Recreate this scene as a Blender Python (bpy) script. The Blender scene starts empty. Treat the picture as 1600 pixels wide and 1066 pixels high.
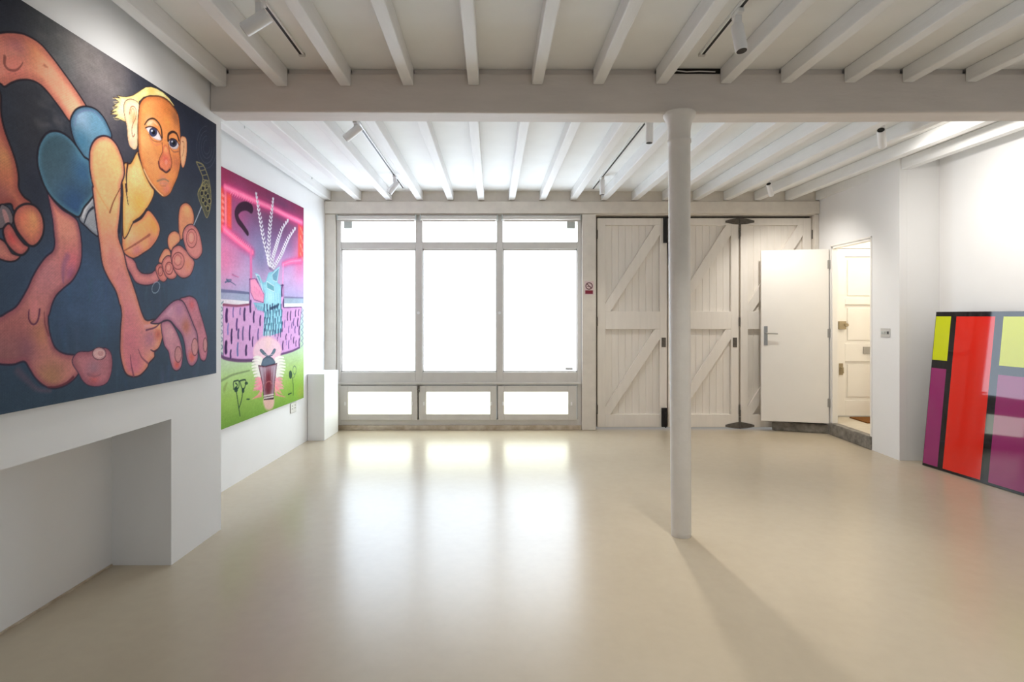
import bpy, math, random
import numpy as np
from mathutils import Vector

random.seed(7)
SC = bpy.context.scene
COL = SC.collection

# ------------------------------------------------------------------ camera
F = 900.0                      # focal length in pixels of a 1600 px wide frame
CX, CY, CH = 806.0, 493.0, 1.4  # vanishing point of the side walls, camera height
cd = bpy.data.cameras.new('camera')
cam = bpy.data.objects.new('camera', cd)
COL.objects.link(cam)
cam.location = (0, 0, CH)
cam.rotation_euler = (math.radians(90), 0, 0)
cd.sensor_width = 36.0
cd.lens = F / 1600.0 * 36.0
cd.shift_x = -(CX - 800.0) / 1600.0
cd.shift_y = -(533.0 - CY) / 1600.0
cd.clip_start = 0.05
SC.camera = cam


def at_y(px, py, Y):            # photo measurement on a frontal plane
    return Vector(((px - CX) * Y / F, Y, CH - (py - CY) * Y / F))


def at_x(px, py, X):            # photo measurement on a side wall
    Y = X * F / (px - CX)
    return Vector((X, Y, CH - (py - CY) * Y / F))


# ------------------------------------------------------------------ geometry
class G:
    def __init__(self):
        self.v, self.f, self.m, self.s = [], [], [], []

    def add(self, vs, fs, mat=0, smooth=False):
        b = len(self.v)
        self.v += [tuple(p) for p in vs]
        for f in fs:
            self.f.append(tuple(b + i for i in f))
            self.m.append(mat)
            self.s.append(smooth)
        return self

    def box(self, x0, x1, y0, y1, z0, z1, mat=0):
        x0, x1 = min(x0, x1), max(x0, x1)
        y0, y1 = min(y0, y1), max(y0, y1)
        z0, z1 = min(z0, z1), max(z0, z1)
        vs = [(x0, y0, z0), (x1, y0, z0), (x1, y1, z0), (x0, y1, z0),
              (x0, y0, z1), (x1, y0, z1), (x1, y1, z1), (x0, y1, z1)]
        fs = [(0, 3, 2, 1), (4, 5, 6, 7), (0, 1, 5, 4), (1, 2, 6, 5), (2, 3, 7, 6), (3, 0, 4, 7)]
        return self.add(vs, fs, mat)

    def obox(self, c, ax, ay, az, mat=0):
        """box round c with half-axis vectors"""
        c, ax, ay, az = Vector(c), Vector(ax), Vector(ay), Vector(az)
        vs = []
        for k in (-1, 1):
            for i, j in ((-1, -1), (1, -1), (1, 1), (-1, 1)):
                vs.append(c + ax * i + ay * j + az * k)
        fs = [(0, 3, 2, 1), (4, 5, 6, 7), (0, 1, 5, 4), (1, 2, 6, 5), (2, 3, 7, 6), (3, 0, 4, 7)]
        if ax.cross(ay).dot(az) < 0:
            fs = [tuple(reversed(f)) for f in fs]
        return self.add(vs, fs, mat)

    def prism(self, poly, ext, mat=0):
        """extrude a planar polygon (3D points) by vector ext"""
        poly = [Vector(p) for p in poly]
        ext = Vector(ext)
        n = len(poly)
        nrm = Vector((0, 0, 0))
        for i in range(n):
            nrm += poly[i].cross(poly[(i + 1) % n])
        if nrm.dot(ext) < 0:
            poly.reverse()
        vs = poly + [p + ext for p in poly]
        fs = [tuple(reversed(range(n))), tuple(range(n, 2 * n))]
        fs += [(i, (i + 1) % n, n + (i + 1) % n, n + i) for i in range(n)]
        return self.add(vs, fs, mat)

    def tube(self, pts, r, n=10, mat=0, caps=True):
        pts = [Vector(p) for p in pts]
        rs = r if isinstance(r, (list, tuple)) else [r] * len(pts)
        rings = []
        up = None
        for i, p in enumerate(pts):
            t = (pts[min(i + 1, len(pts) - 1)] - pts[max(i - 1, 0)])
            if t.length < 1e-9:
                t = Vector((0, 0, 1))
            t.normalize()
            if up is None:
                ref = Vector((0, 0, 1)) if abs(t.z) < .9 else Vector((1, 0, 0))
                up = (ref - t * ref.dot(t)).normalized()
            else:
                q = up - t * up.dot(t)
                if q.length > 1e-6:
                    up = q.normalized()
            sd = t.cross(up)
            rings.append([p + (up * math.cos(a) + sd * math.sin(a)) * rs[i]
                          for a in (2 * math.pi * k / n for k in range(n))])
        vs = [q for rg in rings for q in rg]
        fs = []
        for i in range(len(pts) - 1):
            for k in range(n):
                a, b = i * n + k, i * n + (k + 1) % n
                fs.append((a, b, b + n, a + n))
        self.add(vs, fs, mat, True)
        if caps:
            self.add(rings[0], [tuple(reversed(range(n)))], mat)
            self.add(rings[-1], [tuple(range(n))], mat)
        return self

    def lathe(self, cx, cy, prof, n=40, mat=0):
        vs, fs = [], []
        for r, z, *o in prof:
            ox = o[0] if o else 0.0
            for k in range(n):
                a = 2 * math.pi * k / n
                vs.append((cx + ox + r * math.cos(a), cy + r * math.sin(a), z))
        for i in range(len(prof) - 1):
            for k in range(n):
                a, b = i * n + k, i * n + (k + 1) % n
                fs.append((a, b, b + n, a + n))
        self.add(vs, fs, mat, True)
        self.add(vs[:n], [tuple(reversed(range(n)))], mat)
        self.add(vs[-n:], [tuple(range(n))], mat)
        return self


def obj(name, g, mats, parent=None, bevel=0.0, origin=None):
    if parent is not None:
        off = parent_world(parent)
    elif origin is not None:
        off = Vector(origin)
    else:
        a = np.array(g.v)
        lo, hi = a.min(0), a.max(0)
        off = Vector(((lo[0] + hi[0]) / 2, (lo[1] + hi[1]) / 2, lo[2]))
    me = bpy.data.meshes.new(name)
    me.from_pydata([(p[0] - off.x, p[1] - off.y, p[2] - off.z) for p in g.v], [], g.f)
    mats = mats if isinstance(mats, (list, tuple)) else [mats]
    for m in mats:
        me.materials.append(m)
    me.polygons.foreach_set('material_index', g.m)
    me.polygons.foreach_set('use_smooth', g.s)
    me.update()
    o = bpy.data.objects.new(name, me)
    COL.objects.link(o)
    if parent is not None:
        o.parent = parent
    else:
        o.location = off
    if bevel > 0:
        md = o.modifiers.new('edge', 'BEVEL')
        md.width = bevel
        md.segments = 2
        md.limit_method = 'ANGLE'
        md.angle_limit = math.radians(40)
    return o


def parent_world(p):
    v = Vector((0, 0, 0))
    while p is not None:
        v += Vector(p.location)
        p = p.parent
    return v


def tag(o, label, cat, group=None, kind=None):
    o['label'] = label
    o['category'] = cat
    if group:
        o['group'] = group
    if kind:
        o['kind'] = kind
    return o


def thing(name, loc, label, cat, group=None, kind=None):
    o = bpy.data.objects.new(name, None)
    o.empty_display_size = .1
    COL.objects.link(o)
    o.location = loc
    return tag(o, label, cat, group, kind)


# ------------------------------------------------------------------ materials
def lin(c):
    return tuple(((x / 255.0) / 12.92 if x / 255.0 <= .04045 else ((x / 255.0 + .055) / 1.055) ** 2.4) for x in c[:3])


def mat(name, rgb, rough=.5, spec=.5, metal=0.0, var=0.0, vscale=6.0, bump=0.0, bscale=60.0,
        stretch=(1, 1, 1), coat=0.0, rvar=0.0, rgb2=None):
    m = bpy.data.materials.new(name)
    m.use_nodes = True
    nt = m.node_tree
    b = nt.nodes['Principled BSDF']
    c = lin(rgb)
    b.inputs['Base Color'].default_value = (*c, 1)
    b.inputs['Roughness'].default_value = rough
    b.inputs['Specular IOR Level'].default_value = spec
    b.inputs['Metallic'].default_value = metal
    b.inputs['Coat Weight'].default_value = coat
    b.inputs['Coat Roughness'].default_value = .06
    tc = nt.nodes.new('ShaderNodeTexCoord')
    mp = nt.nodes.new('ShaderNodeMapping')
    mp.inputs['Scale'].default_value = stretch
    nt.links.new(tc.outputs['Object'], mp.inputs['Vector'])
    n = nt.nodes.new('ShaderNodeTexNoise')
    n.inputs['Scale'].default_value = vscale
    n.inputs['Detail'].default_value = 5
    nt.links.new(mp.outputs['Vector'], n.inputs['Vector'])
    if var > 0 or rgb2:
        cr = nt.nodes.new('ShaderNodeValToRGB')
        d = lin(rgb2) if rgb2 else tuple(x * (1 - var) for x in c)
        cr.color_ramp.elements[0].position = .3
        cr.color_ramp.elements[1].position = .68
        cr.color_ramp.elements[0].color = (*d, 1)
        cr.color_ramp.elements[1].color = (*c, 1)
        nt.links.new(n.outputs['Fac'], cr.inputs['Fac'])
        nt.links.new(cr.outputs['Color'], b.inputs['Base Color'])
    if rvar > 0:
        mr = nt.nodes.new('ShaderNodeMapRange')
        mr.inputs['From Min'].default_value = .3
        mr.inputs['From Max'].default_value = .7
        mr.inputs['To Min'].default_value = rough - rvar
        mr.inputs['To Max'].default_value = rough + rvar
        nt.links.new(n.outputs['Fac'], mr.inputs['Value'])
        nt.links.new(mr.outputs['Result'], b.inputs['Roughness'])
    if bump > 0:
        n2 = nt.nodes.new('ShaderNodeTexNoise')
        n2.inputs['Scale'].default_value = bscale
        n2.inputs['Detail'].default_value = 4
        nt.links.new(mp.outputs['Vector'], n2.inputs['Vector'])
        bp = nt.nodes.new('ShaderNodeBump')
        bp.inputs['Strength'].default_value = bump
        bp.inputs['Distance'].default_value = .004
        nt.links.new(n2.outputs['Fac'], bp.inputs['Height'])
        nt.links.new(bp.outputs['Normal'], b.inputs['Normal'])
    return m


def emit(name, rgb, strength, var=0.0):
    """lit frosted glass: glows with the daylight behind it, still a glossy pane"""
    m = mat(name, (235, 238, 240), rough=.25)
    nt = m.node_tree
    b = nt.nodes['Principled BSDF']
    c = lin(rgb)
    b.inputs['Emission Color'].default_value = (*c, 1)
    b.inputs['Emission Strength'].default_value = strength
    if var > 0:
        n = [x for x in nt.nodes if x.type == 'TEX_NOISE'][0]
        n.inputs['Scale'].default_value = 1.3
        mr = nt.nodes.new('ShaderNodeMapRange')
        mr.inputs['To Min'].default_value = strength * (1 - var)
        mr.inputs['To Max'].default_value = strength * (1 + var)
        nt.links.new(n.outputs['Fac'], mr.inputs['Value'])
        nt.links.new(mr.outputs['Result'], b.inputs['Emission Strength'])
    return m


def attr_mat(name, rough=.45, spec=.15):
    m = mat(name, (200, 200, 200), rough=rough, spec=spec, bump=.12, bscale=420)
    nt = m.node_tree
    b = nt.nodes['Principled BSDF']
    a = nt.nodes.new('ShaderNodeAttribute')
    a.attribute_name = 'paint'
    nt.links.new(a.outputs['Color'], b.inputs['Base Color'])
    return m


M = {}
M['wall'] = mat('white_wall_paint', (238, 238, 238), .6, .3, var=.02, vscale=3, bump=.06, bscale=90)
M['joist'] = mat('white_joist_paint', (236, 236, 235), .55, .35, var=.05, vscale=7, bump=.25, bscale=40, stretch=(4, .5, 4))
M['ceil'] = mat('white_ceiling_paint', (240, 240, 238), .7, .25, var=.04, vscale=4, bump=.08, bscale=70)
M['beam'] = mat('painted_beam', (216, 208, 201), .6, .3, var=.06, vscale=6, bump=.3, bscale=30, stretch=(.6, 3, 3))
M['timber'] = mat('cream_painted_timber', (230, 223, 212), .55, .35, var=.1, vscale=9, bump=.3, bscale=45, stretch=(1, 1, 1))
M['frame'] = mat('pale_grey_window_paint', (216, 212, 206), .5, .4, var=.06, vscale=8, bump=.15, bscale=45)
M['dirt'] = mat('stained_sill_timber', (212, 200, 182), .6, .3, rgb2=(172, 154, 130), vscale=11, bump=.3, bscale=40)
M['door'] = mat('off_white_door_paint', (242, 236, 227), .5, .4, var=.06, vscale=6, bump=.25, bscale=50, stretch=(3, 3, .4))
M['gloss'] = mat('white_gloss_paint', (244, 241, 235), .35, .5, var=.02, vscale=5)
M['white'] = mat('white_painted_metal', (238, 238, 238), .4, .5)
M['grey_metal'] = mat('light_grey_metal', (205, 203, 200), .4, .5, metal=.2)
M['iron'] = mat('dark_iron', (104, 98, 90), .6, .4, var=.3, vscale=30)
M['black'] = mat('black_plastic', (22, 20, 22), .5, .4)
M['gap_shade'] = mat('dark_gap_shade', (40, 36, 34), .9, .1)  # flat dark tone standing in for shade inside the beam gap
M['steel'] = mat('satin_steel', (176, 174, 170), .3, .5, metal=.9)
M['brass'] = mat('aged_brass', (168, 154, 126), .4, .5, metal=.5)
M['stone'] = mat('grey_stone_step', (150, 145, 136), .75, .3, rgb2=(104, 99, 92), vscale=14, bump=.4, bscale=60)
M['coir'] = mat('brown_coir', (142, 96, 52), .95, .1, var=.4, vscale=160, bump=.9, bscale=300)
M['column'] = mat('column_paint', (230, 226, 220), .5, .4, var=.06, vscale=10, bump=.55, bscale=38)
M['plinth'] = mat('white_plinth_paint', (240, 240, 240), .5, .4, var=.02, vscale=3)
M['grey'] = mat('grey_plastic', (186, 192, 188), .5, .4)
M['hall'] = mat('cream_hall_paint', (246, 242, 234), .6, .3, var=.02, vscale=3)
M['hallfloor'] = mat('hall_concrete', (205, 196, 178), .6, .3, var=.12, vscale=8)
M['ground'] = mat('pale_pavement', (214, 212, 206), .8, .2, var=.1, vscale=5)
M['red_ink'] = mat('dark_red_print', (128, 38, 56), .5, .4)
M['ring_ink'] = mat('maroon_print', (104, 60, 66), .5, .4)
M['pink_film'] = mat('pale_sign_film', (222, 202, 200), .4, .5)
M['pane'] = emit('frosted_daylit_glass', (222, 238, 255), 5.2, .05)
M['pane_top'] = emit('frosted_daylit_glass_transom', (236, 244, 252), 4.4, .05)
M['pane_low'] = emit('frosted_daylit_glass_vent', (246, 255, 236), 4.0, .06)


def floor_material():
    m = mat('polished_beige_floor', (222, 208, 184), .3, .4)
    nt = m.node_tree
    b = nt.nodes['Principled BSDF']
    b.inputs['Specular IOR Level'].default_value = .45
    tc = [n for n in nt.nodes if n.type == 'TEX_COORD'][0]
    n1 = nt.nodes.new('ShaderNodeTexNoise'); n1.inputs['Scale'].default_value = .7; n1.inputs['Detail'].default_value = 2
    n2 = nt.nodes.new('ShaderNodeTexNoise'); n2.inputs['Scale'].default_value = 16; n2.inputs['Detail'].default_value = 4
    n3 = nt.nodes.new('ShaderNodeTexNoise'); n3.inputs['Scale'].default_value = 11; n3.inputs['Detail'].default_value = 2
    for n in (n1, n2, n3):
        nt.links.new(tc.outputs['Object'], n.inputs['Vector'])
    r1 = nt.nodes.new('ShaderNodeValToRGB')
    r1.color_ramp.interpolation = 'B_SPLINE'; r1.color_ramp.elements[0].position = .0; r1.color_ramp.elements[0].color = (*lin((178, 165, 144)), 1)
    r1.color_ramp.elements[1].position = 1.0; r1.color_ramp.elements[1].color = (*lin((208, 195, 172)), 1)
    nt.links.new(n1.outputs['Fac'], r1.inputs['Fac'])
    mx = nt.nodes.new('ShaderNodeMixRGB'); mx.blend_type = 'MULTIPLY'; mx.inputs['Fac'].default_value = .5
    r2 = nt.nodes.new('ShaderNodeValToRGB')
    r2.color_ramp.elements[0].position = .05; r2.color_ramp.elements[0].color = (.80, .79, .775, 1)
    r2.color_ramp.elements[1].position = .95; r2.color_ramp.elements[1].color = (1, 1, 1, 1)
    r2.color_ramp.interpolation = 'B_SPLINE'
    nt.links.new(n2.outputs['Fac'], r2.inputs['Fac'])
    nt.links.new(r1.outputs['Color'], mx.inputs['Color1'])
    nt.links.new(r2.outputs['Color'], mx.inputs['Color2'])
    nt.links.new(mx.outputs['Color'], b.inputs['Base Color'])
    mr = nt.nodes.new('ShaderNodeMapRange')
    mr.inputs['From Min'].default_value = .3; mr.inputs['From Max'].default_value = .7
    mr.inputs['To Min'].default_value = .24; mr.inputs['To Max'].default_value = .29
    nt.links.new(n1.outputs['Fac'], mr.inputs['Value'])
    b.inputs['Roughness'].default_value = .25
    bp = nt.nodes.new('ShaderNodeBump'); bp.inputs['Strength'].default_value = .03; bp.inputs['Distance'].default_value = .003
    nt.links.new(n3.outputs['Fac'], bp.inputs['Height'])
    nt.links.new(bp.outputs['Normal'], b.inputs['Normal'])
    return m


M['floor'] = floor_material()
# ================================================================== the room
YB = 7.04                      # inner plane of the far wall
SK = 0.040                     # joists run slightly askew: metres sideways per metre of depth
XL, XC, XR, XA = -2.33, -1.93, 3.70, 4.085
YCH, YAL = 3.77, 5.555         # end of the chimney breast, start of the right alcove
Y0 = -2.2                      # the room goes on behind the camera to here
ZT = 3.0
TW = .07                       # thickness of the wall round the doorway


def st(name, g, m, label, cat, bevel=0.0):
    return tag(obj(name, g, m, None, bevel), label, cat, None, 'structure')


def X(px): return (px - CX) * YB / F
def Z(py): return CH - (py - CY) * YB / F


st('floor', G().box(-2.5, 4.2, Y0, 7.2, -.1, 0), M['floor'], 'polished beige concrete floor of the gallery room', 'floor')

# left side -------------------------------------------------------------
g = G()
g.box(-2.48, XC, Y0, YCH, .82, ZT)
g.box(-2.48, XC, 3.226, YCH, 0, .82)
g.box(-2.48, XC, Y0, .9, 0, .82)
g.box(-2.48, -2.262, .9, 3.226, 0, .82)
st('wall_left', g, M['wall'], 'white chimney breast wall with a low open recess, carrying the large dark painting', 'wall')
st('wall_left_alcove', G().box(-2.48, XL, YCH, 7.24, 0, ZT), M['wall'], 'white left wall beyond the chimney breast, carrying the pink and green painting', 'wall')
st('baseboard_left', G().box(-2.262, -2.254, .9, 3.22, 0, .010), M['dirt'], 'thin dark skirting line along the back of the low recess', 'skirting')

# right side ------------------------------------------------------------
g = G()
g.box(XR, XR + TW, YAL, 6.0, 0, ZT)               # pier beside the doorway
g.box(XR, XR + TW, 6.0, 6.76, 2.205, ZT)          # over the doorway
g.box(XR, XR + TW, 6.76, 7.24, 0, ZT)
st('wall_right', g, M['wall'], 'white right wall with the open doorway and the switch', 'wall')
st('wall_alcove', G().box(XR + TW + .001, XA + .13, YAL, YAL + .11, 0, ZT), M['wall'], 'narrow white return wall between the switch and the colour block artwork', 'wall')
st('wall_right_near', G().box(XA, XA + .13, Y0, YAL - .001, 0, ZT), M['wall'], 'bright white right wall above the leaning colour block artwork', 'wall')

# ceilings --------------------------------------------------------------
st('ceiling', G().box(-2.48, 4.2, Y0, 3.70, 2.958, 3.06), M['ceil'], 'off-white ceiling boards of the front bay', 'ceiling')
st('ceiling_far', G().box(-2.48, 4.2, 3.70, 7.24, 2.915, 3.06), M['ceil'], 'bright white ceiling of the window bay', 'ceiling')

# main beam -------------------------------------------------------------
g = G()
n = 24
top, bot = 2.928, 2.680
pts = []
for i in range(n + 1):
    x = XC + (XA - XC) * i / n
    t = (x - XC) / (XA - XC)
    z = bot + .006 - .020 * math.sin(math.pi * t) * .5 + .002 * math.sin(9 * t)
    pts.append((x, 3.63, z))
poly = [(XC, 3.63, top)] + pts + [(XA, 3.63, top)]
g.prism(poly, (0, .185, 0))
st('main_beam', g, M['beam'], 'deep white painted timber beam across the ceiling above the column', 'beam', .012)

ORD = ['first', 'second', 'third', 'fourth', 'fifth', 'sixth', 'seventh', 'eighth', 'ninth', 'tenth',
       'eleventh', 'twelfth', 'thirteenth', 'fourteenth', 'fifteenth', 'sixteenth', 'seventeenth']


def joist(x_at, y_at, ya, yb, zb, zt, w, label, group):
    """one joist: passes x_at at depth y_at, runs from ya to yb"""
    xa = x_at + SK * (y_at - ya)
    xb = x_at + SK * (y_at - yb)
    g = G()
    h = w / 2
    vs = [(xa - h, ya, zb), (xa + h, ya, zb), (xb + h, yb, zb), (xb - h, yb, zb),
          (xa - h, ya, zt), (xa + h, ya, zt), (xb + h, yb, zt), (xb - h, yb, zt)]
    g.add(vs, [(0, 3, 2, 1), (4, 5, 6, 7), (0, 1, 5, 4), (1, 2, 6, 5), (2, 3, 7, 6), (3, 0, 4, 7)])
    o = obj('ceiling_joist', g, M['joist'], None, .006)
    return tag(o, label, 'joist', group, 'structure')


front_px = [346, 441, 540, 638, 740, 839.5, 935, 1033, 1133.5, 1228, 1327, 1418, 1516.5]
front_x = [(p - CX) / 248.0 for p in front_px] + [3.26, 3.66]
for i, x in enumerate(front_x):
    zb = 2.841 + .0066 * (x + 1.47)
    joist(x, 3.63, Y0 + .02, 3.628, zb, 2.957, .068,
          f'{ORD[i]} white ceiling joist from the left in the bay in front of the beam', 'joists of the front bay')
back_x = [-2.297 + .3747 * k for k in range(17)]
bj = []
for i, x in enumerate(back_x):
    bj.append(joist(x, YB, 3.817, YB - .002, 2.806, 2.914, .076,
                    f'{ORD[i]} white ceiling joist from the left in the bay behind the beam', 'joists of the window bay'))
for px, py in ((380.5, 198), (486.7, 274.8)):       # bolt heads on the side of the first joist
    x = back_x[0] + .038
    Yq = x * F / (px - CX)
    xx = back_x[0] + .038 + SK * (YB - Yq)
    Yq = xx * F / (px - CX)
    zz = min(CH - (py - CY) * Yq / F, 2.9)
    obj('bolt_head', G().tube([(xx - .004, Yq, zz), (xx + .008, Yq, zz)], .012, 8), M['grey'], bj[0])

# fillet above the beam, missing in one bay where a dark plate stands for the shaded gap
g = G()
ends = sorted(front_x)
for i in range(len(ends) - 1):
    a, b = ends[i] + .034, ends[i + 1] - .034
    if i == 7:
        continue
    g.box(a, b, 3.650, 3.665, top, 2.957)
st('trim_1', g, M['beam'], 'thin painted fillet strip closing the gap above the beam', 'trim')
g = G()
a = ends[7] + .04
g.tube([(a, 3.626, 2.936), (a + .06, 3.627, 2.942), (a + .12, 3.626, 2.934), (a + .2, 3.627, 2.938), (a + .30, 3.626, 2.934)], .004, 8)
st('trim_8', G().box(ends[7] + .03, ends[8] - .03, 3.635, 3.645, top, 2.958), M['gap_shade'], 'dark plate standing in for the shade of the gap above the beam where the fillet is missing', 'gap')  # opaque plate, its dark colour gives the depth of the gap
o = obj('electric_cable', g, M['grey_metal'])
tag(o, 'pale cable lying in the dark gap above the beam', 'cable')

# column ----------------------------------------------------------------
prof = [(.0605, 0), (.0625, .012), (.0625, .03), (.0635, .4), (.065, 1.1), (.067, 1.8), (.0685, 2.45), (.0685, 2.492),
        (.0735, 2.496), (.0745, 2.505), (.0735, 2.515), (.0685, 2.52), (.069, 2.56), (.073, 2.60), (.082, 2.635), (.094, 2.655), (.101, 2.668), (.101, 2.684)]
prof = [(r, z, -.012 * min(z / 2.0, 1.0)) for r, z in prof]
g = G().lathe(1.052, 3.665, prof, 48)
st('pillar', g, M['column'], 'slim round white iron column with flared top, standing alone on the floor under the beam', 'column')

# far wall --------------------------------------------------------------
g = G()
g.box(-2.33, XR, YB, YB + .2, Z(336), ZT)                 # over window and doors
g.box(-2.33, X(506), YB, YB + .2, 0, Z(336))
st('wall_back', g, M['timber'], 'pale boarded wall strip above the shopfront between the joist ends', 'wall')
st('trim_2', G().box(-2.329, XR - .001, YB - .035, YB + .05, Z(334.5), Z(315.5)), M['timber'], 'long cream painted timber lintel above the window and the garage doors', 'lintel', .006)
st('trim_3', G().box(X(505.5), X(524.5), YB - .012, YB + .15, 0, Z(335)), M['timber'], 'cream painted timber post between the left wall and the window', 'post', .005)
st('trim_4', G().box(X(909), X(931), YB - .022, YB + .15, 0, Z(335)), M['timber'], 'cream painted timber post between window and garage doors, bearing the red sign', 'post', .006)
st('trim_5', G().box(X(1272.5), XR - .001, YB - .012, YB + .15, 0, Z(335)), M['timber'], 'cream painted timber post in the far right corner beside the doors', 'post', .005)

# window ----------------------------------------------------------------
W = thing('window_1', (X(717), YB + .05, 0), 'wide frosted shopfront window of three bays with low vents beneath', 'window', None, 'structure')
yf0, yf1 = YB + .02, YB + .10
g = G()
x0, x1 = X(525), X(908.5)
cols = [(532, 648.8), (659.5, 775.8), (785.6, 902.6)]
g.box(x0, X(532), yf0, yf1, Z(670), Z(336))
g.box(X(648.8), X(659.5), yf0, yf1, Z(602), Z(336))
g.box(X(775.8), X(785.6), yf0, yf1, Z(602), Z(336))
g.box(X(902.6), x1, yf0, yf1, Z(670), Z(336))
for a, b in cols:
    g.box(X(a), X(b), yf0, yf1, Z(344.5), Z(336))
    g.box(X(a), X(b), yf0 + .004, yf1, Z(388.5), Z(377.6))
    g.box(X(a), X(b), yf0, yf1, Z(602), Z(582))
g.box(X(532), X(902.6), yf0, yf1, Z(665), Z(656))
for a, b in ((648.8, 659.5), (775.8, 785.6)):
    g.box(X(a), X(b), YB + .075, yf1, Z(656), Z(602))
obj('window_frame', g, M['frame'], W, .004)
obj('window_sill', G().box(x0, x1, YB - .006, yf1, Z(600.5), Z(597.5)), M['frame'], W, .003)
obj('plinth_board', G().box(x0, x1, YB - .01, yf1, 0, Z(665)), M['dirt'], W, .004)
g = G()
for a, b in cols:
    # slim beads round the big panes
    for (u0, u1, v0, v1) in ((a, b, 391, 388.5), (a, b, 582, 580), (a, a + 1.6, 582, 388.5), (b - 1.6, b, 582, 388.5)):
        g.box(X(u0), X(u1), yf0 + .02, yf0 + .05, Z(v0), Z(v1))
obj('glazing_bead', g, M['frame'], W)
for a, b in cols:
    obj('glass_pane', G().box(X(a), X(b), yf0 + .04, yf0 + .052, Z(582), Z(388.5)), M['pane'], W)
    obj('transom_pane', G().box(X(a), X(b), yf0 + .045, yf0 + .055, Z(377.6), Z(344.5)), M['pane_top'], W)
for k, (a, b, pa, pb) in enumerate(((531.5, 652, 544, 642.7), (654.5, 775.5, 666, 765.7), (778, 901, 788, 887.6))):
    g = G()
    y0, y1 = YB - .002, YB + .07
    za, zb, zc, zd = Z(657), Z(647.2), Z(613), Z(603)
    g.box(X(a), X(pa), y0, y1, za, zd)
    g.box(X(pb), X(b), y0, y1, za, zd)
    g.box(X(pa), X(pb), y0, y1, za, zb)
    g.box(X(pa), X(pb), y0, y1, zc, zd)
    s = obj('vent_sash', g, M['frame'], W, .005)
    obj('vent_pane', G().box(X(pa), X(pb), y0 + .03, y0 + .042, zb, zc), M['pane_low'], s)
    for hx in (a + 8, b - 8):
        obj('vent_catch', G().box(X(hx - 1.3), X(hx + 1.3), y0 - .012, y0, Z(633.5), Z(628)), M['white'], s, .003)
g = G()
g.box(X(652.6), X(655.6), YB - .022, YB - .002, Z(607.5), Z(603))
g.box(X(652.8), X(655.8), YB - .02, YB - .002, Z(613), Z(609.5))
g.tube([(X(654), YB - .016, Z(604)), (X(653.2), YB - .03, Z(608)), (X(654.6), YB - .016, Z(612.5))], .007, 8)
obj('latch', g, M['iron'], W)
for px in (653.8, 780.5):
    obj('frame_knob', G().tube([(X(px), yf0, Z(489)), (X(px), yf0 - .02, Z(489))], [.014, .018], 14), M['white'], W)
obj('pane_label', G().box(X(884), X(896), yf0 + .034, yf0 + .0395, Z(579), Z(575.3)), M['grey_metal'], W)

for k, (a, b, lab) in enumerate(((527.5, 651, 'rolled-up roller blind above the window bay beside the white plinth'),
                                 (657, 778, 'rolled-up roller blind above the middle bay of the shopfront window'),
                                 (784, 907.5, 'rolled-up roller blind above the window bay nearest the garage doors'))):
    zc = Z(340.6)
    t = thing('roller_blind', (X((a + b) / 2), YB - .012, zc), lab, 'blind', 'roller blinds above the window')
    obj('roller_tube', G().tube([(X(a) + .012, YB - .016, zc), (X(b) - .012, YB - .016, zc)], .028, 20), M['frame'], t)
    obj('hem_bar', G().box(X(a) + .03, X(b) - .03, YB + .004, YB + .012, zc - .045, zc - .026), M['frame'], t)
    for q in (a, b - 1.6):
        obj('bracket', G().box(X(q), X(q + 1.6), YB - .044, YB + .015, zc - .03, zc + .034), M['grey'], t)

for px, lab in ((543, 'small grey square plate in the top corner of the window near the left post'),
                (892.5, 'small grey square plate in the top corner of the window near the garage doors')):
    o = obj('square_plate', G().box(X(px - 6.5), X(px + 6.5), YB + .012, YB + .0635, Z(356.5), Z(345.5)), M['grey'], None, .004)
    tag(o, lab, 'plate', 'grey plates on the window')

# garage doors ----------------------------------------------------------
yd = YB + .055                 # front plane of the frames


def P3(px, py, y): return Vector((X(px), y, Z(py)))


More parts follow.
